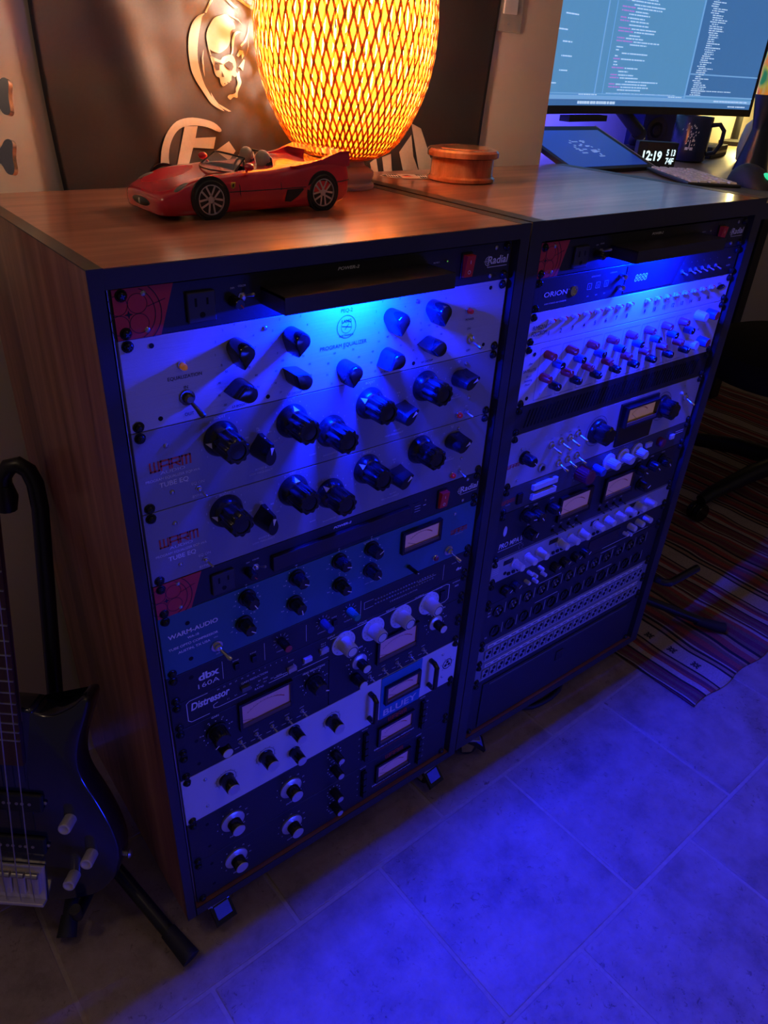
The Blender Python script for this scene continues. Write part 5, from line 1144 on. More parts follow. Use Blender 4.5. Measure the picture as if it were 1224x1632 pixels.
for t, sd_ in ((0.977, 1), (1.032, 1), (0.977, -1), (1.032, -1)):
    tn = obj('tuner', MB().lathe([(0.006, 0), (0.006, 0.014), (0.0045, 0.018)], 14).mesh('tuner', chrome, True), hd, (-0.032 if sd_ > 0 else -0.064, t, 0.0), (0, 0, 0 if sd_ > 0 else PI))
    mb = MB(); mb.tube([(0.0, 0, -0.004), (0.034, 0, -0.004)], [0.0035, 0.0035], 10)
    mb.prism(smooth_poly([(0.028, -0.0030), (0.036, -0.0040), (0.043, -0.0075), (0.0480, -0.0150), (0.053, -0.0165), (0.0560, -0.0125), (0.0550, 0), (0.0560, 0.0125), (0.053, 0.0165), (0.0480, 0.0150), (0.043, 0.0075), (0.036, 0.0040), (0.028, 0.0030)], 3), -0.008, 0.0, 'Z')
    obj('tuning_key', mb.mesh('tuning_key', bronze, True), tn)
br = obj('bridge', MB().box(-0.0835, 0.001, -0.002, 0.062, 0.0, 0.004, 0.001).box(-0.0835, 0.001, -0.002, 0.003, 0.0, 0.014, 0.001).mesh('bridge', pm('satin_nickel', (0.80, 0.76, 0.70), 0.3, 0.55)), bg)
for k in range(4):
    ub = -0.0125 - 0.0195 * k; un = uc(0.924) + 0.0165 - 0.011 * k
    sd = obj('saddle', MB().box(ub - 0.0085, ub + 0.0085, 0.018, 0.052, 0.004, 0.012, 0.0015).mesh('saddle', pm('satin_nickel', (0.80, 0.76, 0.70), 0.3, 0.55)), br)
    obj('string_groove', MB().lathe([(0.0045, 0.0), (0.0045, 0.016)], 12, 'X').mesh('string_groove', steel, True), sd, (ub - 0.008, 0.053, 0.0125))
    mb = MB(); mb.tube([(ub, 0.0, 0.010), (ub, 0.053, 0.0165), (un, 0.924, 0.0135), (-0.032 if k < 2 else -0.064, (0.977, 1.032, 1.032, 0.977)[k], 0.010)], 0.0008 + 0.00018 * k, 6)
    obj('string', mb.mesh('string', steel, True), bg)
for t0, t1 in ((0.158, 0.186), (0.086, 0.113)):
    pk = obj('pickup', MB().box(-0.092, 0.007, t0, t1, 0.0, 0.0075, 0.003).mesh('pickup', black_matte), bg)
    for k in range(4):
        for e in (-0.005, 0.005): obj('pole_piece', kmesh('pole', lambda: MB().lathe([(0.0024, 0), (0.0024, 0.0006)], 10).mesh('pole_piece', steel)), pk, (-0.0155 - 0.0175 * k + e, (t0 + t1) / 2, 0.0075))
    obj('pickup_screw', kmesh('pks', lambda: MB().lathe([(0.0028, 0), (0.0028, 0.0012), (0.001, 0.0018)], 10).mesh('pickup_screw', steel)), pk, (0.0085, (t0 + t1) / 2, 0.002))
knob_b = MB().lathe([(0.0088, 0), (0.0088, 0.0195), (0.0082, 0.0212), (0.0062, 0.0216), (0.0052, 0.0208), (0.0002, 0.0206)], 24).mesh('control_knob', pm('satin_nickel', (0.80, 0.76, 0.70), 0.3, 0.55), True)
for a, t in ((0.041, 0.147), (0.0685, 0.090), (0.0425, 0.0495)): obj('control_knob', knob_b, bg, (a, t, 0.0002))
obj('strap_button', MB().lathe([(0.004, 0), (0.004, 0.008), (0.007, 0.010), (0.005, 0.013)], 14, 'X').mesh('strap_button', steel, True), bg, (0.104, 0.075, -0.02))

gs = thing('guitar_stand', 'black tubular guitar stand holding the bass left of the racks', 'guitar stand', (-0.10, 0.19, 0.0))
gi = Matrix.Translation((0.10, -0.19, 0))
stand_m = pm('black_stand_tube', (0.014, 0.014, 0.018), 0.35, var=0.2)
def st_part(nm, pts, r, mat=stand_m, t=None, M_=None, label=None):
    mb = MB(); mb.tube(pts, r, 12); bmesh.ops.transform(mb.b, matrix=M_ or gi, verts=mb.b.verts); return obj(nm, mb.mesh(nm, mat, True), t or gs, label=label)
ap = (-0.095, 0.205, 0.088)
arc = [(-0.0345, 0.2985, 0.607), (-0.0325, 0.306, 0.640), (-0.0355, 0.3145, 0.656), (-0.0445, 0.322, 0.664), (-0.055, 0.328, 0.661), (-0.064, 0.332, 0.648), (-0.0670, 0.331, 0.630)]
pole = st_part('pole', [ap, (-0.080, 0.25, 0.324)] + arc, 0.0112)
st_part('foam_end', [(-0.0665, 0.3315, 0.636), (-0.0675, 0.330, 0.618), (-0.0685, 0.329, 0.600)], [0.0125, 0.0165, 0.0125])
for f in ((-0.033, -0.037, 0.0145), (-0.166, 0.099, 0.0125), (-0.16, 0.352, 0.0125)):
    st_part('leg', [ap, tuple(a + (b - a) * 0.86 for a, b in zip(ap, f))], 0.0105)
    st_part('rubber_foot', [tuple(a + (b - a) * 0.80 for a, b in zip(ap, f)), tuple(a + (b - a) * 0.97 for a, b in zip(ap, f)), f], [0.0122, 0.0140, 0.0145], black_matte)
mid = P0 + bu * -0.04 + bv * -0.016 + bn * -0.03
for s_ in (-1, 1):
    a = mid + bu * (0.085 * s_)
    st_part('body_rest', [ap, tuple(a - bn * 0.03 - bv * 0.006), tuple(a - bv * 0.006), tuple(a + bn * 0.035 - bv * 0.006), tuple(a + bn * 0.042 + bv * 0.014)], 0.0080)

s2 = thing('instrument_stand', 'black instrument stand legs poking out beyond the farther rack onto the rug', 'instrument stand', (1.13, 0.12, 0.0052))
G2 = Matrix.Translation((-1.13, -0.12, -0.0052))
apx = (1.125, 0.10, 0.112)
st_part('leg', [apx, (1.167, 0.049, 0.083), (1.290, -0.062, 0.0245)], 0.0105, stand_m, s2, G2); st_part('rubber_foot', [(1.262, -0.037, 0.035), (1.305, -0.075, 0.0195), (1.316, -0.085, 0.0185)], [0.0118, 0.0132, 0.0130], black_matte, s2, G2)
st_part('leg', [apx, (1.27, 0.32, 0.0185)], 0.0105, stand_m, s2, G2); st_part('leg', [apx, (1.10, 0.30, 0.0185)], 0.0105, stand_m, s2, G2)
st_part('pole', [apx, (1.125, 0.105, 0.62)], 0.0105, stand_m, s2, G2)
st_part('support_arm', [(1.125, 0.10, 0.21), (1.082, 0.06, 0.21), (1.079, 0.008, 0.21), (1.0855, -0.018, 0.21), (1.0935, -0.0265, 0.21), (1.110, -0.0275, 0.21), (1.195, -0.0290, 0.21)], 0.0085, stand_m, s2, G2)

cb = thing('cable', 'black cable loop lying on the floor under the farther rack', 'cable', (0.79, 0.05, 0.0))
pts = [(0.70, 0.12, 0.0062), (0.71, 0.06, 0.0062), (0.731, 0.029, 0.0062), (0.752, 0.017, 0.0062), (0.775, 0.013, 0.0062), (0.805, 0.012, 0.0062), (0.835, 0.017, 0.0062), (0.856, 0.028, 0.0062), (0.87, 0.055, 0.0062), (0.875, 0.12, 0.0062)]
st_part('cable_jacket', pts, 0.0060, black_matte, cb, Matrix.Translation((-0.79, -0.05, 0)))

# ================================================================== rug
rug_m = bpy.data.materials.new('striped_wool'); nt, N, L, b_ = nodes_of(rug_m)
tc = N.new('ShaderNodeTexCoord'); sx = N.new('ShaderNodeSeparateXYZ'); L.new(tc.outputs['Object'], sx.inputs[0])
nz = N.new('ShaderNodeTexNoise'); nz.inputs['Scale'].default_value = 7; nz.inputs['Detail'].default_value = 1; L.new(tc.outputs['Object'], nz.inputs['Vector'])
m1 = N.new('ShaderNodeMath'); m1.operation = 'MULTIPLY_ADD'; m1.inputs[1].default_value = 0.028; L.new(nz.outputs[0], m1.inputs[0]); L.new(sx.outputs[0], m1.inputs[2])
m2 = N.new('ShaderNodeMath'); m2.operation = 'ADD'; m2.inputs[1].default_value = -0.014; L.new(m1.outputs[0], m2.inputs[0])
m3 = N.new('ShaderNodeMath'); m3.operation = 'DIVIDE'; m3.inputs[1].default_value = 0.345; L.new(m2.outputs[0], m3.inputs[0])
m4 = N.new('ShaderNodeMath'); m4.operation = 'FRACT'; L.new(m3.outputs[0], m4.inputs[0])
CRM, DRK, MAR, RED, BRN, TAN = (0.58, 0.47, 0.37), (0.05, 0.04, 0.045), (0.24, 0.07, 0.09), (0.46, 0.11, 0.09), (0.26, 0.15, 0.11), (0.46, 0.29, 0.19)
stops = [(0, DRK), (.010, CRM), (.022, BRN), (.050, MAR), (.075, BRN), (.10, MAR), (.125, DRK), (.14, CRM), (.18, RED), (.21, MAR), (.235, TAN), (.262, DRK), (.28, CRM), (.425, DRK), (.445, TAN), (.475, DRK), (.50, CRM), (.515, MAR), (.55, RED), (.60, BRN), (.635, TAN), (.655, DRK), (.68, RED), (.74, TAN), (.775, DRK), (.80, BRN), (.83, MAR), (.88, BRN), (.92, RED), (.96, CRM), (.985, MAR)]
r_ = ramp(N, stops, 'CONSTANT'); L.new(m4.outputs[0], r_.inputs[0])
n2 = N.new('ShaderNodeTexNoise'); n2.inputs['Scale'].default_value = 260; L.new(tc.outputs['Object'], n2.inputs['Vector'])
mx = N.new('ShaderNodeMix'); mx.data_type = 'RGBA'; mx.blend_type = 'MULTIPLY'; mx.inputs[0].default_value = 0.5; L.new(r_.outputs[0], mx.inputs[6]); L.new(n2.outputs[0], mx.inputs[7]); L.new(mx.outputs[2], b_.inputs['Base Color']); b_.inputs['Roughness'].default_value = 0.95; b_.inputs['Specular IOR Level'].default_value = 0.1
bp = N.new('ShaderNodeBump'); bp.inputs['Strength'].default_value = 0.4; bp.inputs['Distance'].default_value = 0.001; L.new(n2.outputs[0], bp.inputs['Height']); L.new(bp.outputs[0], b_.inputs['Normal'])
rg = thing('rug', 'striped woven wool rug in reds and creams beside the farther rack', 'rug', (1.04, -0.182, 0.0))
def rz(x, y): return 0.0042 + 0.0010 * math.sin(21 * x + 9 * y) * min(1, max(0, x * 6))
mb = MB(); g = []
for j in range(61):
    y = 1.02 * j / 60; g.append([mb.b.verts.new((x, y + (0.004 * math.sin(x * 40) if j == 0 else 0), rz(x, y))) for x in [1.85 * i / 120 for i in range(121)]])
for a, c in zip(g, g[1:]):
    for i in range(120): mb.b.faces.new((a[i], a[i + 1], c[i + 1], c[i]))
wv = obj('weave', mb.mesh('weave', rug_m, True), rg); md = wv.modifiers.new('thick', 'SOLIDIFY'); md.thickness = 0.0028; md.offset = -1
mo = MB()
for k in range(8):
    t = 2 * PI * k / 8; r = 0.0125 if k % 2 else 0.009
    mo.prism([(0.003 * math.cos(t - 0.8), 0.003 * math.sin(t - 0.8)), (r * math.cos(t - 0.18), r * math.sin(t - 0.18)), (r * math.cos(t + 0.18), r * math.sin(t + 0.18)), (0.003 * math.cos(t + 0.8), 0.003 * math.sin(t + 0.8))], 0, 0.0006, 'Z')
mo = mo.mesh('woven_motif', pm('dark_wool', DRK, 0.95))
for i in range(14): obj('woven_motif', mo, rg, (0.117, 0.070 + i * 0.062, rz(0.117, 0.07 + i * 0.062) + 0.0002))

# ================================================================== desk and what stands on it
desk_w = wood('desk_laminate', (3, 40, 40), [(0.3, (0.26, 0.16, 0.09)), (0.7, (0.42, 0.28, 0.16))], 0.4, 0.2)
dk = thing('desk', 'brown tall desk with black edge carrying the curved monitor', 'desk', (1.9, 0.43, 0.0))
obj('desk_top', MB().box(-0.836, 0.85, -0.395, 0.42, Z0 - 0.026, Z0).mesh('desk_top', desk_w), dk)
obj('edge_band', MB().box(-0.8375, -0.836, -0.395, 0.42, Z0 - 0.026, Z0 + 0.0003).box(-0.8375, 0.85, -0.3965, -0.395, Z0 - 0.026, Z0 + 0.0003).mesh('edge_band', black_edge), dk)
for a, c in ((-0.76, 0.36), (0.78, -0.33), (0.78, 0.36)):
    obj('leg', MB().box(a - 0.03, a + 0.03, c - 0.03, c + 0.03, 0.0095 if a > 0 and c < 0 else 0.0095, Z0 - 0.026, 0.003).mesh('leg', black_paint), dk)
DZ = Z0
# curved monitor
MX = 1.665
def my(x): return 0.705 - 0.27 * (x - MX) ** 2
mt = thing('monitor', 'curved widescreen monitor on an arm showing blue code windows', 'monitor', (MX, 0.78, DZ))
mi = Matrix.Translation((-MX, -0.78, -DZ))
def curved(nm, x0, x1, z0, z1, y0, y1, mat, parent=mt, n=24, label=None):
    mb = MB(); R = []
    for i in range(n + 1):
        x = x0 + (x1 - x0) * i / n; y = my(x); R.append([(x, y + y0, z0), (x, y + y1, z0), (x, y + y1, z1), (x, y + y0, z1)])
    mb.rings(R); bmesh.ops.transform(mb.b, matrix=mi, verts=mb.b.verts); return obj(nm, mb.mesh(nm, mat, False), parent, label=label)
XA, XB, ZA, ZB = 1.175, 2.138, 1.0495, 1.462
curved('housing', XA, XB, ZA, ZB, 0.0, 0.035, black_matte)
def emis(name, c, s): return pm(name, tuple(min(1, q) for q in c), 0.35, emit=c, es=s, var=0.03)
screen_blue = emis('screen_editor_blue', (0.085, 0.26, 0.50), 0.95); screen_dark = emis('screen_panel_blue', (0.045, 0.145, 0.36), 0.95); screen_bar = emis('screen_bar_blue', (0.16, 0.36, 0.68), 0.95)
scr_white = emis('screen_text_white', (0.45, 0.62, 0.85), 1.0); scr_mag = emis('screen_text_magenta', (0.42, 0.20, 0.62), 0.9)
scr = curved('screen', XA + 0.012, XB - 0.012, ZA + 0.018, ZB - 0.012, -0.0006, 0.0, screen_blue)
XL, XR2, ZS = XA + 0.012, XB - 0.012, ZA + 0.018
curved('screen_panel', 1.862, XR2, ZS + 0.026, ZB - 0.012, -0.0010, -0.0006, screen_dark, scr, 8)
curved('screen_bar', XL, XR2, ZS, ZS + 0.013, -0.0010, -0.0006, screen_dark, scr); curved('screen_bar', XL, XR2, ZS + 0.013, ZS + 0.0215, -0.0010, -0.0006, screen_bar, scr)
rnd = random.Random(3)
def dashes(mb, x, z, w, h=0.0016):
    e = x + w
    while x < e:
        q = min(rnd.uniform(0.003, 0.013), e - x)
        mb.b.faces.new([mb.b.verts.new((a, my(a) - 0.0014, c)) for a, c in ((x, z), (x + q, z), (x + q, z + h), (x, z + h))]); x += q + rnd.choice((0.0012, 0.0012, 0.003))
tw, tm = MB(), MB()
z = ZS + 0.030
while z < ZB - 0.016:      # editor text: columns of code as unreadable strokes, as in the photograph
    dashes(tw, 1.875 + rnd.choice((0.0, 0.004, 0.008)) + 0.02 * math.sin(z * 14) ** 2, z, rnd.uniform(0.02, 0.06), 0.0022); z += 0.0048
z = ZS + 0.034; blk = 0
while z < ZB - 0.016:
    blk += 1
    if blk % 23 in (9, 10, 12, 14, 15): dashes(tw, 1.53, z, rnd.uniform(0.006, 0.03), 0.0022)
    else:
        a = rnd.uniform(0.0, 0.05)
        if blk % 3 != 1: dashes(tm, 1.525, z, 0.02 + a, 0.0026)
        dashes(tw, 1.55 + a, z, rnd.uniform(0.04, 0.14), 0.0024)
    z += rnd.choice((0.0062, 0.0062, 0.0075))
for k in range(14): dashes(tw, 1.24 + rnd.uniform(0, 0.12), ZS + 0.045 + k * 0.026 + rnd.uniform(-0.004, 0.004), rnd.uniform(0.03, 0.06), 0.0024)
dashes(tw, 1.52, ZS + 0.027, 0.30, 0.0010); dashes(tw, 1.40, ZS + 0.0035, 0.17, 0.006); dashes(tw, 2.04, ZS + 0.004, 0.07, 0.003); dashes(tw, 1.98, ZS + 0.016, 0.13, 0.0028); dashes(tw, 1.40, ZS + 0.0225, 0.08, 0.002); dashes(tw, 1.79, ZS + 0.0225, 0.06, 0.002); dashes(tw, 1.878, ZS + 0.040, 0.16, 0.0020)
for mb, m_, nm in ((tw, scr_white, 'screen_text'), (tm, scr_mag, 'screen_text')):
    bmesh.ops.transform(mb.b, matrix=mi, verts=mb.b.verts); o = obj(nm, mb.mesh(nm, m_), scr, label='pale code text' if m_ is scr_white else 'magenta code text'); o['kind'] = 'stuff'
for x, z0, z1, w in ((1.468, ZS + 0.024, ZB - 0.012, 0.004), (1.504, ZS + 0.024, ZB - 0.012, 0.0015), (1.856, ZS + 0.022, ZB - 0.012, 0.004)): curved('window_border', x, x + w, z0, z1, -0.0013, -0.001, screen_bar, scr, 1)
curved('window_border', 1.862, XR2, ZS + 0.078, ZS + 0.081, -0.0013, -0.001, screen_bar, scr, 6); curved('window_border', 1.862, XR2, ZS + 0.026, ZS + 0.0295, -0.0013, -0.001, screen_bar, scr, 6); curved('window_border', XL, 1.862, ZS + 0.0245, ZS + 0.0262, -0.0013, -0.001, screen_bar, scr, 16)
curved('control_bar', 1.36, 1.53, ZA - 0.016, ZA - 0.003, -0.012, 0.018, black_matte, mt, 6)  # black control bar below the monitor, not a lamp
mb = MB(); mb.box(MX - 0.05, MX + 0.05, 0.741, 0.765, 1.2, 1.3, 0.003); mb.tube([(MX, 0.765, 1.25), (MX + 0.01, 0.79, 1.22), (MX - 0.02, 0.74, 1.06), (MX + 0.03, 0.70, 1.005)], 0.017, 10); mb.tube([(MX + 0.03, 0.70, 1.005), (MX + 0.05, 0.72, 0.984)], 0.02, 12); mb.lathe([(0.045, 0), (0.045, 0.008), (0.02, 0.014)], 20, 'Z', Matrix.Translation((MX + 0.05, 0.72, DZ)))
bmesh.ops.transform(mb.b, matrix=mi, verts=mb.b.verts); obj('monitor_arm', mb.mesh('monitor_arm', black_matte, True), mt)
# pen tablet
tb = thing('pen_tablet', 'leaning pen tablet with blue lit screen on the desk', 'tablet', (1.207, 0.397, DZ + 0.0088))
tl_ = math.atan2(0.064, 0.18); TH, TW = 0.191, 0.276
RX = Matrix.Rotation(tl_, 4, 'X')
def tpart(nm, x0, x1, v0, v1, n0, n1, mat, parent=tb, bev=0.0, label=None):
    mb = MB(); mb.box(x0, x1, v0, v1, n0, n1, bev, RX); return obj(nm, mb.mesh(nm, mat), parent, label=label)
tpart('tablet_body', -TW / 2, TW / 2, 0, TH, -0.009, 0.0, black_matte, tb, 0.002)
ts = tpart('tablet_screen', -TW / 2 + 0.012, TW / 2 - 0.016, 0.012, TH - 0.022, 0.0, 0.0006, emis('tablet_blue', (0.008, 0.030, 0.25), 0.8))
mb = MB()
for k in range(26):
    a, c = rnd.uniform(-0.045, 0.030), rnd.uniform(0.05, 0.12); mb.box(a, a + rnd.uniform(0.004, 0.020), c, c + 0.004, 0.0006, 0.0009, 0, RX)
o = obj('screen_mark', mb.mesh('screen_mark', emis('tablet_mark', (0.20, 0.32, 0.65), 0.6)), ts); o['kind'] = 'stuff'
tpart('tablet_edge', TW / 2 - 0.0005, TW / 2 + 0.0015, 0.0, TH, -0.009, 0.0005, pm('pale_edge', (0.5, 0.45, 0.35), 0.4))
for a in (-0.10, 0.10): obj('tablet_foot', MB().prism([(0.150, -0.004), (0.176, -0.004), (0.18, 0.0455), (0.168, 0.042)], a - 0.012, a + 0.012, 'X').mesh('tablet_foot', black_matte), tb, (0, 0, 0.004))
# clock
ck = thing('digital_clock', 'small black digital clock with glowing white digits beside the tablet', 'clock', (1.392, 0.430, DZ), math.atan2(-0.65, 0.76))
ck.scale = (0.8, 0.8, 0.8)
obj('case', MB().box(-0.056, 0.053, 0, 0.040, 0, 0.066, 0.002).mesh('case', black_matte), ck)
mb = MB(); add_text(mb, '12:19', -0.014, 0.020, 0.023, -0.0006, bold=0.03, width=0.052); add_text(mb, '5 13', 0.036, 0.034, 0.0150, -0.0006, bold=0.03, width=0.024); add_text(mb, '74F', 0.036, 0.013, 0.0150, -0.0006, bold=0.03, width=0.022)
obj('digits', mb.mesh('digits', emis('clock_digits', (0.62, 0.85, 0.9), 1.3)), ck)
# mug
mgx, mgy = 1.633, 0.507
mg = thing('mug', 'dark blue mug with a small white emblem under the monitor', 'mug', (mgx, mgy, DZ), math.atan2(-0.84, 0.54))
mug_m = pm('navy_glaze', (0.02, 0.03, 0.09), 0.2)
obj('cup', MB().lathe([(0.036, 0), (0.0425, 0.004), (0.0440, 0.020), (0.0440, 0.098), (0.0432, 0.0995), (0.0405, 0.098), (0.0400, 0.012), (0.0002, 0.010)], 36).mesh('cup', mug_m, True), mg)
obj('handle', MB().tube([(0.041, 0, 0.082), (0.060, 0, 0.085), (0.072, 0, 0.072), (0.072, 0, 0.045), (0.062, 0, 0.024), (0.041, 0, 0.018)], 0.0052, 10).mesh('handle', mug_m, True), mg)
mb = MB()
def onmug(a, z): return (0.0446 * math.sin(a), -0.0446 * math.cos(a), z)
for k in range(30):
    a, z = rnd.gauss(0, 0.17), 0.055 + rnd.gauss(0, 0.011); mb.poly([onmug(a, z), onmug(a + 0.07, z + 0.001), onmug(a + 0.05, z + 0.005)])
mb.poly([onmug(-0.02, 0.03), onmug(0.02, 0.03), onmug(0.02, 0.05), onmug(-0.02, 0.05)])
for a in (-0.2, 0.04): mb.poly([onmug(a, 0.028), onmug(a + 0.16, 0.028), onmug(a + 0.16, 0.034), onmug(a, 0.034)])
o = obj('emblem', mb.mesh('emblem', white_print), mg, label='pale tree-like emblem'); o['kind'] = 'stuff'
# other desk things
cl = thing('plastic_bottle', 'clear plastic bottle with dark cap standing behind the mug', 'bottle', (1.735, 0.585, DZ))
obj('bottle_wall', MB().lathe([(0.030, 0), (0.033, 0.004), (0.033, 0.055), (0.014, 0.068), (0.014, 0.074)], 24, cap1=False).mesh('bottle_wall', glass, True), cl); obj('cap', MB().lathe([(0.016, 0.070), (0.016, 0.084), (0.014, 0.086)], 18).mesh('cap', black_matte, True), cl)
spk = thing('desk_speaker', 'dark blue box-shaped desk speaker beside the mug, under the monitor', 'speaker', (1.885, 0.770, DZ), -0.35)
obj('cabinet', MB().box(-0.055, 0.055, 0, 0.085, 0, 0.150, 0.004).mesh('cabinet', pm('dark_navy_box', (0.012, 0.016, 0.05), 0.5)), spk)
obj('woofer', MB().lathe([(0.034, 0), (0.034, 0.002), (0.028, 0.002), (0.014, -0.002), (0.012, 0.001), (0.001, 0.002)], 28, '-Y').mesh('woofer', black_matte, True), spk, (-0.006, 0, 0.045)); obj('tweeter', MB().lathe([(0.012, 0), (0.012, 0.002), (0.008, 0.003), (0.001, 0.004)], 20, '-Y').mesh('tweeter', black_gloss, True), spk, (0.0, 0, 0.110))
rt = thing('network_box', 'flat black network box lying on the desk behind the mug', 'box', (1.83, 0.585, DZ), 0.30)
obj('case', MB().box(-0.085, 0.085, -0.045, 0.045, 0.0, 0.028, 0.003).mesh('case', black_matte), rt); obj('front_strip', MB().box(-0.08, 0.08, -0.0455, -0.0449, 0.010, 0.016).mesh('front_strip', black_gloss), rt)
kb = thing('keyboard', 'small keyboard with pale keys on the desk beside the rack', 'keyboard', (1.285, 0.272, DZ + 0.003), math.atan2(-0.81, -0.59) + PI)
obj('case', MB().box(-0.1175, 0.1175, -0.052, 0.052, 0, 0.006, 0.002).mesh('case', pm('grey_keyboard', (0.02, 0.02, 0.02), 0.5)), kb)
km = MB().rings([[(-0.0070, -0.0070, 0), (0.0070, -0.0070, 0), (0.0070, 0.0070, 0), (-0.0070, 0.0070, 0)], [(-0.0062, -0.0060, 0.0030), (0.0062, -0.0060, 0.0030), (0.0062, 0.0062, 0.0030), (-0.0062, 0.0062, 0.0030)]]).mesh('key', pm('pale_keycap', (0.80, 0.75, 0.62), 0.45))
for r in range(5):
    for c in range(12): obj('key', km, kb, (-0.1035 + c * 0.0187 + (r % 2) * 0.003, -0.0385 + r * 0.0190, 0.0058))
mm = thing('mouse_mat', 'dark grey-green mouse mat under the mouse and keyboard', 'mouse mat', (1.62, 0.19, DZ))
mb = MB(); mb.box(-0.43, 0.40, -0.14, 0.06, 0, 0.003, 0.0008); obj('mat', mb.mesh('mat', pm('grey_green_mat', (0.085, 0.09, 0.07), 0.7, var=0.4, scale=25)), mm)
ms_ = thing('computer_mouse', 'black mouse with a glowing green wheel light on the mat', 'mouse', (1.315, 0.160, DZ + 0.003), math.atan2(-0.112, -0.057))
mb = MB(); bmesh.ops.create_uvsphere(mb.b, u_segments=24, v_segments=14, radius=1.0)
for v in mb.b.verts:
    x, y, z_ = v.co; v.co = (x * 0.061, y * (0.033 - 0.005 * math.cos(x * 3)), max(0.0, z_) * (0.037 - 0.010 * x) if z_ > 0 else 0.0)
obj('shell', mb.mesh('shell', black_matte, True), ms_)
ell(pm('green_glow', (0.05, 0.5, 0.25), 0.4, emit=(0.03, 0.8, 0.35), es=0.8), 'scroll_light', (0.040, 0.0, 0.0215), (0.012, 0.0045, 0.007), ms_)
ll = thing('lava_lamp', 'lava lamp with black hourglass base at the right end of the desk', 'lamp', (1.590, 0.313, DZ + 0.003))
obj('base', MB().lathe([(0.0375, 0), (0.0370, 0.003), (0.0195, 0.082), (0.0195, 0.086), (0.0315, 0.150), (0.0300, 0.151), (0.028, 0.146)], 36).mesh('base', pm('dark_spun_base', (0.035, 0.04, 0.055), 0.35, 0.5), True), ll)
lava = bpy.data.materials.new('glowing_lava_liquid'); nt, N, L, b_ = nodes_of(lava)
tc = N.new('ShaderNodeTexCoord'); nz = N.new('ShaderNodeTexNoise'); nz.inputs['Scale'].default_value = 22; nz.inputs['Detail'].default_value = 1; L.new(tc.outputs['Object'], nz.inputs['Vector'])
r_ = ramp(N, [(0.36, (0.02, 0.16, 0.06)), (0.46, (0.32, 0.30, 0.03)), (0.54, (0.55, 0.16, 0.02)), (0.64, (0.40, 0.02, 0.02))]); L.new(nz.outputs[0], r_.inputs[0]); L.new(r_.outputs[0], b_.inputs['Base Color']); L.new(r_.outputs[0], b_.inputs['Emission Color']); b_.inputs['Emission Strength'].default_value = 0.75; b_.inputs['Roughness'].default_value = 0.1
obj('bottle', MB().lathe([(0.028, 0.148), (0.0305, 0.165), (0.0320, 0.20), (0.0290, 0.27), (0.0215, 0.34), (0.019, 0.355)], 32).mesh('bottle', lava, True), ll); obj('cap', MB().lathe([(0.021, 0.350), (0.019, 0.40), (0.016, 0.405)], 28).mesh('cap', pm('dark_spun_base', (0, 0, 0)), True), ll)
on = thing('desk_ornament', 'small rounded black and white ornament beside the lava lamp', 'ornament', (1.80, 0.435, DZ), math.atan2(-0.84, 0.54))
obj('figure_body', MB().lathe([(0.020, 0), (0.030, 0.006), (0.034, 0.030), (0.032, 0.060), (0.026, 0.085), (0.014, 0.098), (0.001, 0.101)], 28).mesh('figure_body', pm('cream_vinyl', (0.5, 0.46, 0.40), 0.4), True), on)
ell(black_gloss, 'dark_face', (0.010, -0.020, 0.045), (0.022, 0.018, 0.030), on); ell(red_knob, 'red_top', (0, 0, 0.099), (0.010, 0.010, 0.006), on)
# warm light tucked behind the monitor (reading lamp bulb) and blue wall glow
bl = thing('bias_lamp', 'small lamp behind the monitor washing the wall yellow', 'lamp', (2.32, 0.775, DZ))
obj('base', MB().lathe([(0.045, 0), (0.045, 0.012), (0.012, 0.018), (0.010, 0.16)], 24).mesh('base', black_matte, True), bl)
ell(pm('warm_bulb', (1, 0.85, 0.5), 0.4, emit=(1, 0.72, 0.22), es=3), 'bulb', (0, 0, 0.185), (0.026, 0.026, 0.032), bl)
lamp('bias_bulb_lamp', 'POINT', (0, -0.035, 0.14), 6.0, (1.0, 0.76, 0.24), 0.03, parent=bl)
lamp('blue_wall_glow_lamp', 'AREA', (1.30, 0.742, 1.30), 14.0, (0.06, 0.06, 1.0), 0.5, 0.02, (0, 0.7, -0.7))

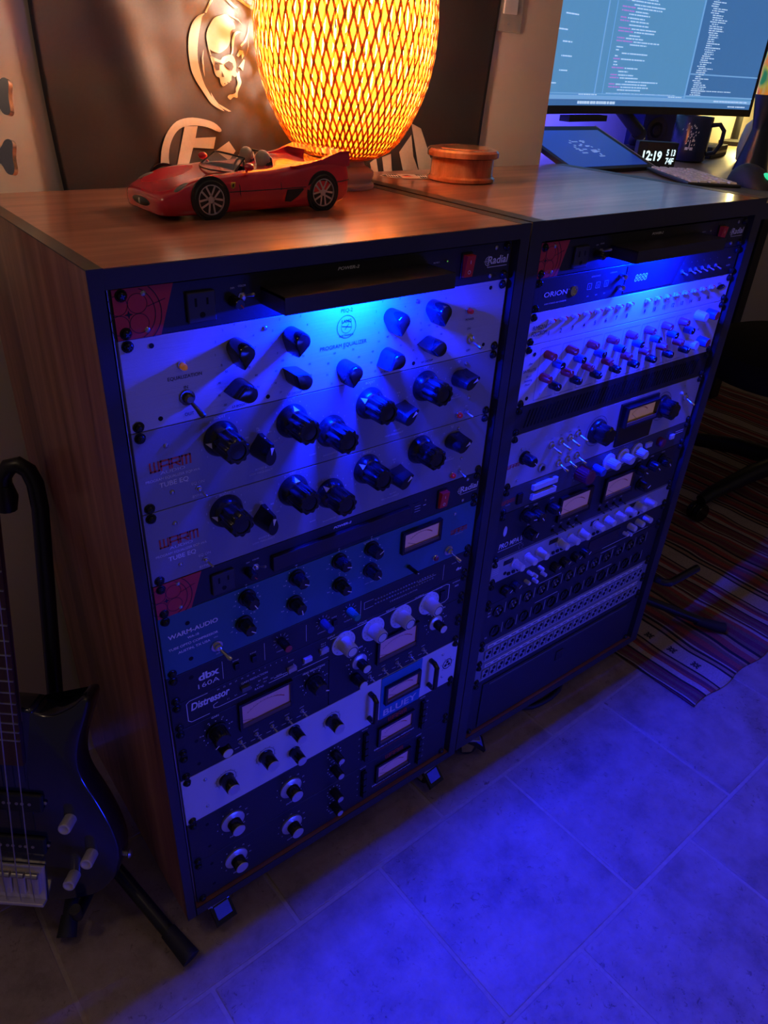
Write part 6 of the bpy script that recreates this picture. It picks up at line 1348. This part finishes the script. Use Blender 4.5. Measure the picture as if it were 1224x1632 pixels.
# ================================================================== office chair
ch = thing('office_chair', 'black office chair on five-spoke caster base in the dark under the desk', 'chair', (2.11, 0.20, 0.0052))
chm = pm('black_chair_fabric', (0.010, 0.010, 0.012), 0.75); chp = pm('black_chair_plastic', (0.016, 0.016, 0.018), 0.4)
obj('gas_column', MB().lathe([(0.045, 0.085), (0.040, 0.13), (0.028, 0.14), (0.028, 0.38), (0.05, 0.40)], 20).mesh('gas_column', chp, True), ch)
for k in range(5):
    t = math.radians(172.0 + 72 * k); c, s_ = math.cos(t), math.sin(t)
    sp_ = obj('spoke', MB().tube([(0.02 * c, 0.02 * s_, 0.115), (0.16 * c, 0.16 * s_, 0.110), (0.34 * c, 0.34 * s_, 0.080), (0.38 * c, 0.38 * s_, 0.066)], [0.030, 0.027, 0.021, 0.017], 10).mesh('spoke', chp, True), ch)
    for sg_ in (-1, 1):
        M_ = Matrix.Translation((0.38 * c - 0.011 * sg_ * s_, 0.38 * s_ + 0.011 * sg_ * c, 0.0285)) @ Matrix.Rotation(t + PI / 2, 4, 'Z')
        obj('caster_wheel', MB().lathe([(0.008, -0.009), (0.026, -0.009), (0.0285, -0.005), (0.0285, 0.005), (0.026, 0.009), (0.008, 0.009)], 24, 'X', M_).mesh('caster_wheel', black_gloss, True), sp_)
mb = MB(); Q = smooth_poly([(0.27 * math.cos(t) - 0.10, 0.26 * math.sin(t) + 0.04) for t in [2 * PI * i / 12 for i in range(12)]], 3)
mb.rings([[(x * q, y * q, z) for x, y in Q] for q, z in ((0.80, 0.40), (0.97, 0.415), (1.0, 0.45), (0.97, 0.485), (0.85, 0.50))]); obj('seat', mb.mesh('seat', chm, True), ch)
mb = MB(); mb.rings([[(0.235 + 0.03 * math.sin(PI * (z - 0.52) / 0.42) + d, y * w, z) for y, d in ((-0.2, 0.0), (-0.1, 0.02), (0.1, 0.02), (0.2, 0.0), (0.1, -0.025), (-0.1, -0.025))] for z, w in ((0.54, 0.7), (0.60, 0.95), (0.75, 1.0), (0.87, 0.9), (0.895, 0.7))]); obj('backrest', mb.mesh('backrest', chm, True), ch)
obj('back_post', MB().tube([(0.0, 0, 0.41), (0.20, 0, 0.41), (0.262, 0, 0.47), (0.268, 0, 0.70)], 0.018, 10).mesh('back_post', chp, True), ch)
